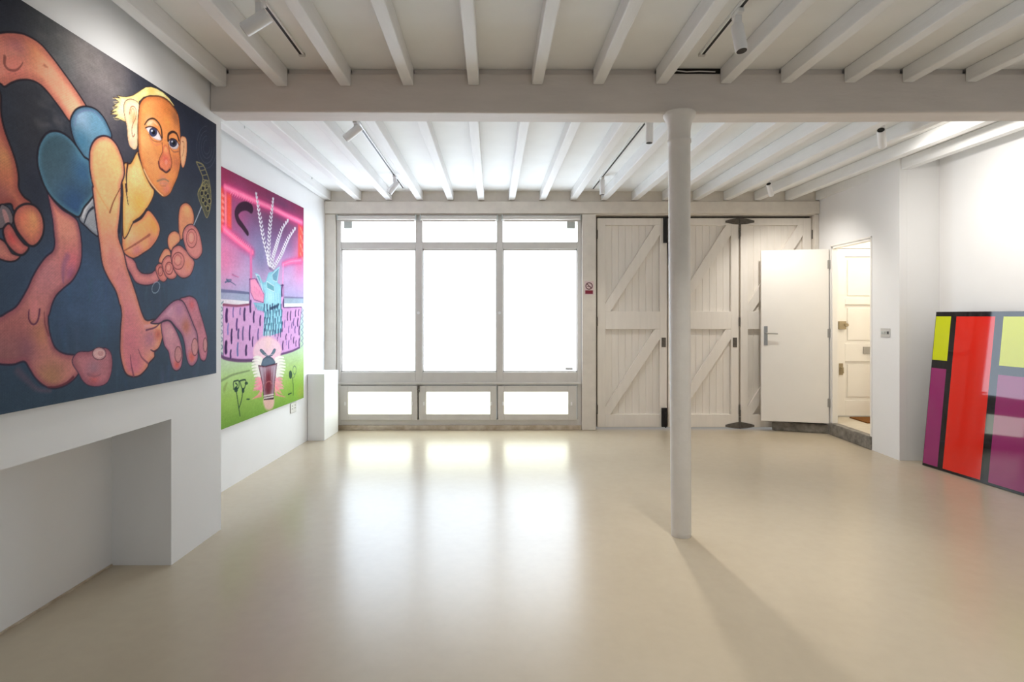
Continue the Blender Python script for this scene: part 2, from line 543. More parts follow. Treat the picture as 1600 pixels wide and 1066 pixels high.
def leaf(name, a, b, pa, pb, label, hinge_side):
    D = thing(name, (X((a + b) / 2), yd, .02), label, 'door', 'folding garage door leaves', 'structure')
    zt, zb = Z(339.8), .024
    # boards behind, with grooves
    g = G()
    nb = 8
    wx = (X(pb) - X(pa)) / nb
    for i in range(nb):
        u0 = X(pa) + i * wx
        for v0, v1 in ((Z(486.6), Z(350.7)), (Z(649), Z(514.7))):
            g.prism([(u0 + .004, yd + .040, v0), (u0 + wx - .004, yd + .040, v0), (u0 + wx, yd + .046, v0), (u0 + wx, yd + .06, v0),
                     (u0, yd + .06, v0), (u0, yd + .046, v0)], (0, 0, v1 - v0))
    obj('tongue_and_groove_boards', g, M['door'], D)
    g = G()
    g.box(X(a), X(pa), yd, yd + .06, zb, zt)
    g.box(X(pb), X(b), yd, yd + .06, zb, zt)
    g.box(X(pa), X(pb), yd, yd + .06, Z(350.7), zt)
    g.box(X(pa), X(pb), yd, yd + .06, Z(514.7), Z(486.6))
    g.box(X(pa), X(pb), yd, yd + .06, zb, Z(649))
    obj('door_frame', g, M['door'], D, .003)
    w = pb - pa
    for t0, t1 in ((350.7, 486.6), (514.7, 649)):
        s = (t1 - t0) / 135.9
        poly = [P3(pa, t1 - 12 * s, yd + .003), P3(pa, t1, yd + .003), P3(pa + 8, t1, yd + .003),
                P3(pb, t0 + 16 * s, yd + .003), P3(pb, t0, yd + .003), P3(pb - 8, t0, yd + .003)]
        obj('diagonal_brace', G().prism(poly, (0, .0335, 0)), M['door'], D, .002)
    # lock plate on the closing stile
    px = pb + 2.6
    obj('lock_plate', G().box(X(px), X(px + 6.5), yd - .006, yd, Z(543), Z(528)), M['iron'], D, .001)
    for q in (365.5, 503, 641):
        hx = a - .8 if hinge_side < 0 else b + .8
        obj('hinge', G().tube([(X(hx), yd - .010, Z(q + 7)), (X(hx), yd - .010, Z(q - 7))], .010, 10), M['iron'], D)
    return D


d1 = leaf('door_1', 934.5, 1044, 947, 1033, 'boarded garage door leaf with diagonal braces, between the window post and the column', -1)
d2 = leaf('door_2', 1046, 1157, 1058, 1145, 'boarded garage door leaf with diagonal braces, just behind the column', 1)
d3 = leaf('door_3', 1160, 1271.5, 1171.5, 1258.5, 'boarded garage door leaf mostly hidden behind the open white door', 1)
for D_, px in ((d1, 1045), (d2, 1158.5)):
    obj('astragal', G().box(X(px - 3.5), X(px + 3.5), YB + .118, YB + .135, .03, Z(342)), M['timber'], D_)
g = G()
g.box(X(1037.8), X(1044.2), yd - .03, yd - .001, Z(379), Z(338))
obj('bolt_case', g, M['black'], d1, .003)
g = G()
g.box(X(1035), X(1043.6), yd - .026, yd - .001, .03, Z(638.5))
g.tube([(X(1041), yd - .03, .02), (X(1041), yd - .03, Z(646))], .008, 8)
obj('floor_bolt', g, M['black'], d1, .003)
for zt0, lo in ((344.6, False), (666.0, True)):
    g = G()
    c = P3(1158.5, zt0, yd - .012)
    h = 5.2 * YB / F
    r = 22.5 * YB / F
    for sgn in (-1, 1):
        g.prism([c + Vector((0, 0, h)), c + Vector((sgn * r * .45, 0, h * .75)), c + Vector((sgn * r, 0, h * .15)), c + Vector((sgn * r, 0, -h * .45)),
                 c + Vector((sgn * r * .5, 0, -h * .85)), c + Vector((0, 0, -h))], (0, .011, 0))
    e = Vector((0, 0, -1)) if not lo else Vector((0, 0, 1))
    g.tube([c + e * -.03, c + e * .10], .011, 10)
    g.tube([c + e * .11, c + e * .19], .010, 10)
    obj('strap_hinge', g, M['iron'], d2)
# dark rebate strips added so the gaps round the leaves read as shade
g = G()
g.box(X(931.2), X(1272.4), YB + .118, YB + .14, Z(342), Z(335.2))
g.box(X(931.2), X(937), YB + .118, YB + .14, .02, Z(342))
g.box(X(1269), X(1272.4), YB + .118, YB + .14, .02, Z(342))
st('trim_6', g, M['iron'], 'dark rebate strip added behind the garage door leaves as the shade in the gaps round them', 'trim')
g = G()
ptsc = [P3(1044.8, 379, yd - .02), P3(1045.2, 395, yd - .02), P3(1046.6, 412, yd - .018), P3(1048, 440, yd - .018), P3(1049, 470, yd - .016)]
g.tube(ptsc, .006, 8)
obj('pull_cord', g, M['black'], d1)

# kerb, step, doorway ------------------------------------------------------
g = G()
g.prism([(X(1205), YB - .012, 0), (XR - .001, 6.80, 0), (XR - .001, YB - .012, 0)], (0, 0, .105))  # tapering block stands in for the shadow under the open door
st('kerb_shadow_block', g, M['stone'], 'stone kerb shaped as the dark shadow under the open white door along the far wall', 'kerb', .008)
st('door_step', G().box(XR - .012, XR + TW, 5.985, 6.785, 0, .138), M['stone'], 'rough grey stone step in the doorway', 'step', .008)
g = G()
j = .022
for (y0, y1, z0, z1) in ((6.002, 6.002 + j, .139, 2.204), (6.758 - j, 6.758, .139, 2.204), (6.002, 6.758, 2.204 - j, 2.204)):
    g.box(XR + .004, XR + TW - .004, y0, y1, z0, z1)
for (y0, y1, z0, z1) in ((5.985, 6.0, .139, 2.225), (6.76, 6.77, .139, 2.225), (5.985, 6.77, 2.208, 2.225)):
    g.box(XR - .006, XR - .0005, y0, y1, z0, z1)
st('trim_7', g, M['gloss'], 'white door lining round the open doorway', 'door lining', .002)

# hall behind the doorway ----------------------------------------------------
HX0, HX1, HY0, HY1, HZ = XR + TW + .001, 4.95, YAL + .112, 7.16, .138
st('hall_floor', G().box(HX0, HX1, HY0, HY1 + .1, 0, HZ), M['hallfloor'], 'pale raised floor of the little hall through the doorway', 'floor')
st('hall_wall', G().box(HX1, HX1 + .1, HY0 - .1, HY1 + .1, 0, ZT).box(XA + .131, HX1, HY0 - .11, HY0, 0, ZT), M['hall'], 'cream wall of the little hall through the doorway', 'wall')
st('hall_ceiling', G().box(HX0, HX1, HY0, HY1 + .1, 2.62, 2.7), M['hall'], 'cream ceiling of the little hall', 'ceiling')
XD0, XD1 = 3.975, 4.80
g = G()
g.box(HX0, XD0, HY1, HY1 + .08, HZ, 2.62)
g.box(XD1, HX1, HY1, HY1 + .08, HZ, 2.62)
g.box(XD0, XD1, HY1, HY1 + .08, 2.235, 2.62)
st('hall_wall_far', g, M['hall'], 'cream wall round the panelled street door', 'wall')


def HXp(px): return (px - CX) * HY1 / F
def HZp(py): return CH - (py - CY) * HY1 / F


D5 = thing('door_5', ((XD0 + XD1) / 2, HY1, HZ), 'cream panelled street door seen through the open doorway', 'door', None, 'structure')
g = G()
lx, rx = HXp(1321), XD1 - (HXp(1321) - XD0)
g.box(XD0 + .004, lx, HY1 + .01, HY1 + .05, HZ + .012, 2.23)
g.box(rx, XD1 - .004, HY1 + .01, HY1 + .05, HZ + .012, 2.23)
for z0, z1 in ((HZ + .012, HZp(626)), (HZp(565), HZp(537)), (HZp(476), HZp(467)), (HZp(401), 2.23)):
    g.box(lx, rx, HY1 + .01, HY1 + .05, z0, z1)
obj('door_frame', g, M['gloss'], D5, .004)
for z0, z1 in ((HZp(626), HZp(565)), (HZp(537), HZp(476)), (HZp(467), HZp(401))):
    g = G()
    g.box(lx, rx, HY1 + .034, HY1 + .044, z0, z1)
    g.box(lx + .04, rx - .04, HY1 + .022, HY1 + .036, z0 + .04, z1 - .04)
    obj('door_panel', g, M['gloss'], D5, .006)
g = G()
g.box(HXp(1310), HXp(1321), HY1 - .022, HY1 + .0105, HZp(514.5), HZp(502))
g.tube([(HXp(1321), HY1 - .035, HZp(508)), (HXp(1321), HY1 + .011, HZp(508))], .022, 16)
obj('rim_lock', g, M['brass'], D5, .003)
obj('letter_plate', G().box(HXp(1349), HXp(1385), HY1 - .004, HY1 + .011, HZp(553), HZp(542)), M['steel'], D5, .003)
g = G()
g.box(HXp(1311.5), HXp(1317.5), HY1 + .002, HY1 + .011, HZp(586), HZp(568))
g.tube([(HXp(1314.5), HY1 + .004, HZp(575)), (HXp(1314.5), HY1 - .035, HZp(575))], .012, 12)
g.tube([(HXp(1314.5), HY1 - .035, HZp(575)), (HXp(1315), HY1 - .036, HZp(583))], .009, 10)
obj('pull_handle', g, M['brass'], D5)
o = obj('doormat', G().box(4.1, 4.72, 6.72, 7.08, HZ + .0005, HZ + .016), M['coir'], None, .004)
tag(o, 'brown coir doormat on the hall floor in front of the panelled street door', 'doormat')
t = thing('ceiling_lamp', (4.38, 6.4, 2.619), 'small round ceiling lamp in the hall above the doormat', 'lamp')
bulb = emit('warm_lamp_glass', (255, 226, 180), 6)
obj('lamp_base', G().lathe(4.38, 6.4, [(.11, 2.60), (.11, 2.619)], 32), M['white'], t)
obj('lamp_shade', G().lathe(4.38, 6.4, [(.02, 2.535), (.06, 2.545), (.092, 2.57), (.1, 2.60)], 32), bulb, t)

# open white flush door ------------------------------------------------------
h0, h1 = Vector((3.692, 6.775, 0)), Vector((2.962, 6.955, 0))
ux = (h1 - h0).normalized()
uy = Vector((ux.y, -ux.x, 0))
if uy.y < 0:
    uy = -uy                   # away from the camera
L = (h1 - h0).length
D4 = thing('door_4', (h0.x, h0.y, .13), 'plain white flush door standing open against the garage doors', 'door', None, 'structure')


def on_leaf(u, z, d=0.0): return h0 + ux * u + uy * d + Vector((0, 0, z))


zb, zt = .128, 2.182
g = G()
g.obox(on_leaf(L / 2 + .004, (zb + zt) / 2, .02), ux * (L / 2 - .004), uy * .02, Vector((0, 0, (zt - zb) / 2)))
obj('door_leaf', g, M['gloss'], D4, .003)
hp = L - .052                  # lock side
g = G()
g.obox(on_leaf(hp, 1.155, -.003), ux * .02, uy * .0035, Vector((0, 0, .115)))
g.tube([on_leaf(hp, 1.185, -.004), on_leaf(hp, 1.185, -.05)], .010, 12)
g.tube([on_leaf(hp, 1.185, -.045), on_leaf(hp - .125, 1.182, -.048)], [.010, .008], 12)
g.tube([on_leaf(hp, 1.085, -.004), on_leaf(hp, 1.085, -.02)], .014, 14)
obj('door_handle', g, M['steel'], D4)
for z in (2.0, 1.19, .37):
    g = G()
    g.tube([on_leaf(-.004, z - .05, -.006), on_leaf(-.004, z + .05, -.006)], .008, 10)
    g.obox(on_leaf(.012, z, -.0015), ux * .012, uy * .002, Vector((0, 0, .05)))
    obj('hinge', g, M['steel'], D4)

st('ground', G().box(-6, 8, 7.26, 14, -.1, -.004), M['ground'], 'pale pavement outside, glimpsed under the garage doors', 'pavement')
# ================================================================== loose things
o = obj('plinth', G().box(-2.325, -2.138, 6.43, 6.93, 0, .745), M['plinth'], None, .003)
tag(o, 'low narrow white plinth in the corner between left wall and window', 'plinth')

# switch and socket --------------------------------------------------------
t = thing('light_switch', (XR, 5.76, 1.185), 'steel light switch plate on the white wall beside the doorway', 'switch')
obj('face_plate', G().box(XR - .008, XR - .001, 5.687, 5.833, 1.183, 1.272), M['grey_metal'], t, .003)
for k in range(4):
    yy = 5.712 + k * .032
    obj('rocker', G().box(XR - .013, XR - .008, yy - .008, yy + .008, 1.213, 1.241), M['grey'] if k else M['black'], t, .002)
t = thing('wall_socket', (XL, 6.02, .39), 'white double socket low on the left wall under the pink and green painting', 'socket')
obj('face_plate', G().box(XL + .001, XL + .009, 5.945, 6.092, .385, .49), M['grey_metal'], t, .003)
for yy in (5.983, 6.054):
    for d0, d1, z0, z1 in ((-.003, .003, .452, .464), (-.014, -.007, .425, .432), (.007, .014, .425, .432)):
        obj('socket_hole', G().box(XL + .009, XL + .0105, yy + d0, yy + d1, z0, z1), M['black'], t)

# no smoking sign ------------------------------------------------------------
ys = YB - .023
t = thing('no_smoking_sign', (X(920), ys, Z(461)), 'small maroon no-smoking sign on the timber post between window and doors', 'sign')
obj('sign_plate', G().box(X(912.8), X(927.2), ys - .003, ys - .0005, Z(461), Z(439.5)), M['pink_film'], t)
g = G()
c = Vector((X(920), ys - .0045, Z(447.2)))
R = 5.0 * YB / F
ring = [c + Vector((R * math.cos(a), 0, R * math.sin(a))) for a in (2 * math.pi * k / 36 for k in range(37))]
g.tube(ring, .0052, 8)
g.tube([c + Vector((-R * .7, 0, R * .7)), c + Vector((R * .7, 0, -R * .7))], .0048, 8)
obj('prohibition_ring', g, M['ring_ink'], t)
g = G()
g.box(c.x - .024, c.x + .014, c.y - .0005, c.y + .0015, c.z - .010, c.z - .003)
g.box(c.x + .016, c.x + .022, c.y - .0005, c.y + .0015, c.z - .010, c.z - .003)
obj('cigarette_symbol', g, M['ring_ink'], t)
obj('red_band', G().box(X(914), X(926), ys - .0045, ys - .003, Z(459.5), Z(454)), M['red_ink'], t)

# lighting tracks and spotlights ----------------------------------------------


def track(x_at, y_at, ya, yb, zc, label):
    xa, xb = x_at + SK * (y_at - ya), x_at + SK * (y_at - yb)
    t = thing('light_track', (x_at, y_at, zc), label, 'light track', 'lighting tracks on the ceiling')

    def strip(w, z0, z1):
        g = G()
        vs = [(xa - w, ya, z0), (xa + w, ya, z0), (xb + w, yb, z0), (xb - w, yb, z0),
              (xa - w, ya, z1), (xa + w, ya, z1), (xb + w, yb, z1), (xb - w, yb, z1)]
        return g.add(vs, [(0, 3, 2, 1), (4, 5, 6, 7), (0, 1, 5, 4), (1, 2, 6, 5), (2, 3, 7, 6), (3, 0, 4, 7)])
    obj('track_rail', strip(.017, zc - .016, zc - .001), M['white'], t)
    obj('power_slot', strip(.0075, zc - .0175, zc - .0155), M['black'], t)
    g = G()
    d = Vector((xb - xa, yb - ya, 0)).normalized()
    c = Vector((xb, yb, zc - .009))
    g.obox(c + d * .016, d * .016, Vector((d.y, -d.x, 0)) * .018, Vector((0, 0, .008)))
    obj('end_cap', g, M['grey_metal'], t)
    return lambda y: x_at + SK * (y_at - y)


ZF, ZBk = 2.958, 2.915
tfl = track(-1.27, 3.4, .6, 3.40, ZF, 'black-slotted light track above the large dark painting, in front of the beam')
tfr = track(1.106, 3.4, .6, 3.40, ZF, 'black-slotted light track near the dark ceiling gap, in front of the beam')
tbl = track(-1.326, 6.78, 4.0, 6.78, ZBk, 'black-slotted light track in the window bay toward the pink and green painting')
tbr = track(.914, 6.82, 4.0, 6.82, ZBk, 'black-slotted light track in the window bay just left of the column')
trr = track(2.77, 6.27, 4.0, 6.6, ZBk, 'light track in the window bay nearest the doorway, mostly behind joists')


def spotlight(x, y, zc, z_stem, a, b, r, label, lens_end='b', watt=0, size=60, target=None, warm=(1, .95, .88), dark_end='b'):
    """vertical driver stem from the track, round head from a to b (offsets from the stem foot)"""
    t = thing('track_spotlight', (x, y, zc - .018), label, 'spotlight', 'white track spotlights')
    foot = Vector((x, y, z_stem))
    obj('track_adapter', G().box(x - .016, x + .016, y - .045, y + .045, zc - .040, zc - .018), M['white'], t, .003)
    obj('stem', G().box(x - .018, x + .018, y - .012, y + .012, z_stem, zc - .038), M['white'], t, .004)
    A, B = foot + Vector(a), foot + Vector(b)
    d = (B - A).normalized()
    hd = obj('lamp_head', G().tube([A, A + d * .004, B - d * .004, B], [r * .93, r, r, r * .93], 28), M['white'], t)
    E = B if dark_end == 'b' else A
    e = d if dark_end == 'b' else -d
    g = G().tube([E - e * .002, E + e * .0015], r * .82, 24)
    obj('lamp_lens', g, M['black'], hd)
    obj('pivot', G().tube([foot + Vector((-.012, 0, .006)), foot + Vector((.012, 0, .006))], .012, 12), M['white'], t)
    if watt > 0:
        ld = bpy.data.lights.new('spot_beam', 'SPOT')
        ld.energy = watt
        ld.color = warm
        ld.spot_size = math.radians(size)
        ld.spot_blend = 1.0
        ld.shadow_soft_size = .03
        lo = bpy.data.objects.new('spot_beam', ld)
        COL.objects.link(lo)
        dirv = (Vector(target) - B).normalized()
        lo.parent = t
        lo.location = B + dirv * .03 - Vector(t.location)
        lo.rotation_euler = dirv.to_track_quat('-Z', 'Y').to_euler()
    return t


S = SPOT = dict(fl=18, fr=120, bl=30, blf=20, br=85, brf=40, rn=72, rf=55)
y = 2.80
spotlight(tfl(y), y, ZF, 2.835, (.045, .0, .026), (-.075, .0, -.048), .034, 'white spotlight angled left toward the large dark painting, in front of the beam',
          watt=S['fl'], size=115, target=(-1.9, 2.8, 2.15), warm=(1, .98, .95))
y = 2.92
spotlight(tfr(y), y, ZF, 2.85, (-.004, 0, .02), (.012, -.02, -.118), .031, 'white spotlight pointing straight down near the dark ceiling gap',
          watt=S['fr'], size=100, target=(1.5, 2.4, 0))
y = 4.45
spotlight(tbl(y), y, ZBk, 2.84, (.03, 0, .018), (-.085, 0, -.075), .031, 'white spotlight just behind the beam, angled left at the pink and green painting',
          watt=S['bl'], size=80, target=(-2.3, 4.9, 1.6))
y = 6.2
spotlight(tbl(y), y, ZBk, 2.832, (.03, 0, .005), (-.06, 0, -.115), .031, 'white spotlight near the window end of the track, angled down left',
          watt=S['blf'], size=80, target=(-2.3, 5.9, 1.6))
y = 4.40
spotlight(tbr(y), y, ZBk, 2.865, (.012, 0, .02), (.006, -.01, -.15), .028, 'white spotlight hanging straight down just left of the column top',
          watt=S['br'], size=100, target=(1.1, 3.2, 0))
y = 6.25
spotlight(tbr(y), y, ZBk, 2.85, (0, 0, .02), (0, 0, -.14), .028, 'white spotlight near the window end of the track, hanging straight down',
          watt=S['brf'], size=100, target=(.95, 6.2, 0))
y = 4.47
spotlight(trr(y), y, ZBk, 2.80, (-.050, -.065, .018), (.035, .05, -.075), .030, 'white spotlight with dark round back, aimed at the bright right wall',
          watt=S['rn'], size=150, target=(4.07, 4.5, 1.6), dark_end='a')
y = 6.27
spotlight(trr(y), y, ZBk, 2.80, (-.040, -.05, .02), (.030, .04, -.085), .028, 'white spotlight with dark round back, above the open white door',
          watt=S['rf'], size=120, target=(3.4, 6.75, 1.3), dark_end='a')

# colour block artwork ---------------------------------------------------------
b0, t0 = Vector((3.80, 5.385, 0.0)), Vector((3.905, 5.35, 1.43))
du = Vector((.14, -1, 0)).normalized()
dv = (t0 - b0)
HV = dv.length
dv = dv.normalized()
nrm = du.cross(dv)
if nrm.x > 0:
    nrm = -nrm
LU = 1.0
A_RED = mat('red_gloss_acrylic', (226, 38, 24), .035, .45, coat=.15)
A_YEL = mat('lime_gloss_acrylic', (206, 214, 24), .035, .45, coat=.15)
A_PUR = mat('purple_gloss_acrylic', (150, 44, 108), .035, .45, coat=.15)
A_BLK = mat('black_gloss_acrylic', (24, 22, 28), .035, .45, coat=.15)
th = .028
us = [0, .004, .160, .2145, .574, .644, .995, LU]
zs = [0, .022, .915, .990, 1.394, 1.436]
vs_ = [z / 1.436 * HV for z in zs]


def fld(i, j):
    if j in (0, 4):
        return 3
    colmn = {0: 's', 1: 's', 3: 'r', 5: 's', 7: 'r'}.get(i)
    if i == 0:
        return 3
    if colmn == 'r':
        return 0
    if colmn == 's':
        return {1: 2, 2: 3, 3: 1}[j]
    return 3


g = G()
off = -nrm * 0.0
for i in range(len(us) - 1):
    for j in range(len(vs_) - 1):
        q = [b0 + du * us[i] + dv * vs_[j], b0 + du * us[i + 1] + dv * vs_[j],
             b0 + du * us[i + 1] + dv * vs_[j + 1], b0 + du * us[i] + dv * vs_[j + 1]]
        if (q[1] - q[0]).cross(q[2] - q[0]).dot(nrm) < 0:
            q.reverse()
        g.add(q, [(0, 1, 2, 3)], fld(i, j))
bk = -nrm * th
c = [b0, b0 + du * LU, b0 + du * LU + dv * HV, b0 + dv * HV]
g.add([c[0] + bk, c[1] + bk, c[2] + bk, c[3] + bk], [(0, 1, 2, 3)], 3)
for i in range(4):
    a_, b_ = c[i], c[(i + 1) % 4]
    g.add([a_, b_, b_ + bk, a_ + bk], [(0, 1, 2, 3)], 3)
zmin = min(p[2] for p in g.v)
g.v = [(p[0], p[1], p[2] - zmin + .001) for p in g.v]
o = obj('colour_block_artwork', g, [A_RED, A_YEL, A_PUR, A_BLK])
tag(o, 'glossy red, lime and purple colour block panel leaning against the right wall', 'artwork')
# ================================================================== the two paintings
def crop(ox, oy, s):
    return lambda *p: [(ox + x / s, oy + y / s) for x, y in p]


def spl(pts, closed=True, k=5):
    P = np.array(pts, float)
    n = len(P)
    out = []
    rng = range(n) if closed else range(n - 1)
    for i in rng:
        if closed:
            p0, p1, p2, p3 = P[i - 1], P[i], P[(i + 1) % n], P[(i + 2) % n]
        else:
            p0, p1, p2, p3 = P[max(i - 1, 0)], P[i], P[i + 1], P[min(i + 2, n - 1)]
        for j in range(k):
            t = j / k
            out.append(.5 * ((2 * p1) + (p2 - p0) * t + (2 * p0 - 5 * p1 + 4 * p2 - p3) * t * t + (3 * p1 - p0 - 3 * p2 + p3) * t ** 3))
    if not closed:
        out.append(P[-1])
    return np.array(out)


def sstep(a, b, x):
    t = np.clip((x - a) / (b - a), 0, 1)
    return t * t * (3 - 2 * t)


class Art:
    """paints strokes and shapes onto the vertices of a fine canvas grid; a = along the wall, b = height"""

    def __init__(self, px2plane, avals, bvals):
        self.to = px2plane
        self.a, self.b = np.array(avals), np.array(bvals)
        self.A, self.B = np.meshgrid(self.a, self.b)          # rows = height
        self.C = np.zeros(self.A.shape + (3,))

    def pl(self, pts):
        return np.array([self.to(x, y) for x, y in pts])

    def win(self, P, m):
        i0, i1 = np.searchsorted(self.a, [P[:, 0].min() - m, P[:, 0].max() + m])
        j0, j1 = np.searchsorted(self.b, [P[:, 1].min() - m, P[:, 1].max() + m])
        return slice(j0, j1), slice(i0, i1)

    def segdist(self, P, A, B, closed):
        d2 = np.full(A.shape, 1e9)
        tt = np.zeros(A.shape)
        ins = np.zeros(A.shape, bool)
        n = len(P)
        tot = n if closed else n - 1
        for i in range(tot):
            p, q = P[i], P[(i + 1) % n]
            e = q - p
            L = e @ e + 1e-15
            t = np.clip(((A - p[0]) * e[0] + (B - p[1]) * e[1]) / L, 0, 1)
            d = (A - p[0] - t * e[0]) ** 2 + (B - p[1] - t * e[1]) ** 2
            if not closed:
                tt = np.where(d < d2, (i + t) / tot, tt)
            d2 = np.minimum(d2, d)
            if closed and p[1] != q[1]:
                c = ((p[1] > B) != (q[1] > B)) & (A < (q[0] - p[0]) * (B - p[1]) / (q[1] - p[1]) + p[0])
                ins ^= c
        d = np.sqrt(d2)
        return (np.where(ins, -d, d) if closed else d), tt

    def blend(self, w, col, al):
        c = self.C[w]
        self.C[w] = c * (1 - al[..., None]) + col * al[..., None]

    def shape(self, pts, col, edge=None, depth=.05, blobs=(), line=None, lw=.006, soft=.002, smooth=True, alpha=1.0, vgrad=None):
        P = self.pl(spl(pts) if smooth else pts)
        w = self.win(P, .03)
        A, B = self.A[w], self.B[w]
        if A.size == 0:
            return
        d, _ = self.segdist(P, A, B, True)
        col = np.ones(A.shape + (3,)) * np.array(col, float)
        if vgrad is not None:
            lo, hi = P[:, 1].min(), P[:, 1].max()
            t = np.clip((B - lo) / (hi - lo), 0, 1)[..., None]
            col = np.array(vgrad, float) * (1 - t) + col * t
        for (bp, r, bc) in blobs:
            c = self.to(*bp)
            k = np.exp(-((A - c[0]) ** 2 + (B - c[1]) ** 2) / (r * r))[..., None]
            col = col * (1 - k) + np.array(bc, float) * k
        if edge is not None:
            k = (1 - sstep(0, depth, -d))[..., None] * .8
            col = col * (1 - k) + np.array(edge, float) * k
        self.blend(w, col, alpha * (1 - sstep(-soft, soft, d)))
        if line is not None:
            self.blend(w, np.array(line, float), .92 * (1 - sstep(lw * .22, lw * .62, np.abs(d))))

    def stroke(self, pts, col, w0, w1=None, alpha=1.0, soft=.4, smooth=True):
        """tapered open line, widths in metres"""
        w1 = w0 if w1 is None else w1
        P = self.pl(spl(pts, False) if smooth and len(pts) > 2 else pts)
        w = self.win(P, max(w0, w1) + .02)
        A, B = self.A[w], self.B[w]
        if A.size == 0:
            return
        d, t = self.segdist(P, A, B, False)
        h = (w0 + (w1 - w0) * t) / 2
        self.blend(w, np.array(col, float), alpha * (1 - sstep(h * (1 - soft), h * (1 + soft) + 1e-4, d)))

    def glow(self, p, r, col, al=1.0, ry=None):
        c = self.to(*p)
        ry = ry or r
        k = al * np.exp(-((self.A - c[0]) / r) ** 2 - ((self.B - c[1]) / ry) ** 2)
        self.blend((slice(None), slice(None)), np.array(col, float), k)

    def ell(self, c, rx, ry, n=16, rot=0.0):
        """ellipse in photo pixels"""
        return [(c[0] + rx * math.cos(t) * math.cos(rot) - ry * math.sin(t) * math.sin(rot),
                 c[1] + rx * math.cos(t) * math.sin(rot) + ry * math.sin(t) * math.cos(rot))
                for t in (2 * math.pi * k / n for k in range(n))]

    def grain(self, amt, seed=3):
        rs = np.random.RandomState(seed)
        n = rs.normal(0, 1, self.A.shape)
        for _ in range(2):
            n = (n + np.roll(n, 1, 0) + np.roll(n, 1, 1) + np.roll(n, -1, 0) + np.roll(n, -1, 1)) / 5
        big = rs.normal(0, 1, self.A.shape)
        for s in (2, 4, 8):
            big = (big + np.roll(big, s, 0) + np.roll(big, s, 1) + np.roll(big, -s, 0) + np.roll(big, -s, 1)) / 5
        self.C *= (1 + amt * (n / n.std()) * .5 + amt * (big / big.std()))[..., None]

    def mesh(self, name, X0, thick, m, m_edge, label, cat, gain):
        nb, na = self.A.shape
        co = np.empty((nb * na, 3))
        co[:, 0] = X0
        co[:, 1] = self.A.ravel()
        co[:, 2] = self.B.ravel()
        o0 = np.array([X0 - thick, self.a[0] * .5 + self.a[-1] * .5, self.b[0]])
        a0, a1, b0_, b1_ = self.a[0], self.a[-1], self.b[0], self.b[-1]
        side = np.array([(X0, a0, b0_), (X0, a1, b0_), (X0, a1, b1_), (X0, a0, b1_),
                         (X0 - thick, a0, b0_), (X0 - thick, a1, b0_), (X0 - thick, a1, b1_), (X0 - thick, a0, b1_)])
        idx = np.arange(nb * na).reshape(nb, na)
        q = np.stack([idx[:-1, :-1], idx[:-1, 1:], idx[1:, 1:], idx[1:, :-1]], -1).reshape(-1, 4)
        k = nb * na
        sf = np.array([(0, 4, 5, 1), (1, 5, 6, 2), (2, 6, 7, 3), (3, 7, 4, 0), (4, 7, 6, 5)]) + k
        allf = np.concatenate([q, sf])
        allv = np.concatenate([co, side]) - o0
        me = bpy.data.meshes.new(name)
        me.vertices.add(len(allv))
        me.vertices.foreach_set('co', allv.ravel())
        me.loops.add(allf.size)
        me.loops.foreach_set('vertex_index', allf.ravel().astype(np.int32))
        me.polygons.add(len(allf))
        me.polygons.foreach_set('loop_start', np.arange(0, allf.size, 4, dtype=np.int32))
        mi = np.zeros(len(allf), np.int32)
        mi[len(q):] = 1
        me.materials.append(m)
        me.materials.append(m_edge)
        me.polygons.foreach_set('material_index', mi)
        me.update(calc_edges=True)
        at = me.color_attributes.new('paint', 'FLOAT_COLOR', 'POINT')
        c = np.clip(self.C.reshape(-1, 3) / 255.0, 0, 1)
        L = np.where(c <= .04045, c / 12.92, ((c + .055) / 1.055) ** 2.4) * np.array(gain)
        rgba = np.ones((len(allv), 4))
        rgba[:k, :3] = np.clip(L, 0, .95)
        rgba[k:, :3] = .5
        at.data.foreach_set('color', rgba.ravel())
        me.validate()
        o = bpy.data.objects.new(name, me)
        COL.objects.link(o)
        o.location = o0
        return tag(o, label, cat)


# ---------------------------------------------------------------- the crawling man
PX1 = XC + .03
cA, cB, cC = crop(0, 0, 5.33), crop(0, 150, 5.33), crop(160, 120, 5.922)
cD, cE, cF, cG = crop(0, 300, 5.33), crop(0, 460, 5.33), crop(140, 290, 5.33), crop(150, 430, 5.61)


def to1(px, py):
    px = min(px, 640)
    Y = PX1 * F / (px - CX)
    return (Y, CH - (py - CY) * Y / F)


yr, yl = to1(338, 500)[0], 1.45
zt1, zb1 = 2.612, 1.034
av = np.concatenate([np.linspace(yl, 2.10, 12)[:-1], np.linspace(2.10, yr, 430)])
bv = np.linspace(zb1, zt1, 560)
p = Art(to1, av, bv)
t = np.clip((p.B - zb1) / (zt1 - zb1), 0, 1)[..., None]
p.C = np.array((50, 66, 84.)) * (1 - t) + np.array((44, 46, 54.)) * t
p.glow((95, 430), .30, (62, 84, 112), .8)
p.glow((160, 470), .25, (66, 90, 122), .7, .2)
p.glow((300, 440), .3, (58, 84, 112), .7)
p.glow((60, 620), .4, (48, 66, 80), .7, .12)
p.glow((55, 230), .12, (52, 52, 56), .9, .35)
p.glow((60, 300), .10, (44, 48, 62), .8, .18)
p.glow((310, 230), .28, (36, 42, 60), .9, .3)
p.glow((235, 330), .12, (38, 48, 64), .8)
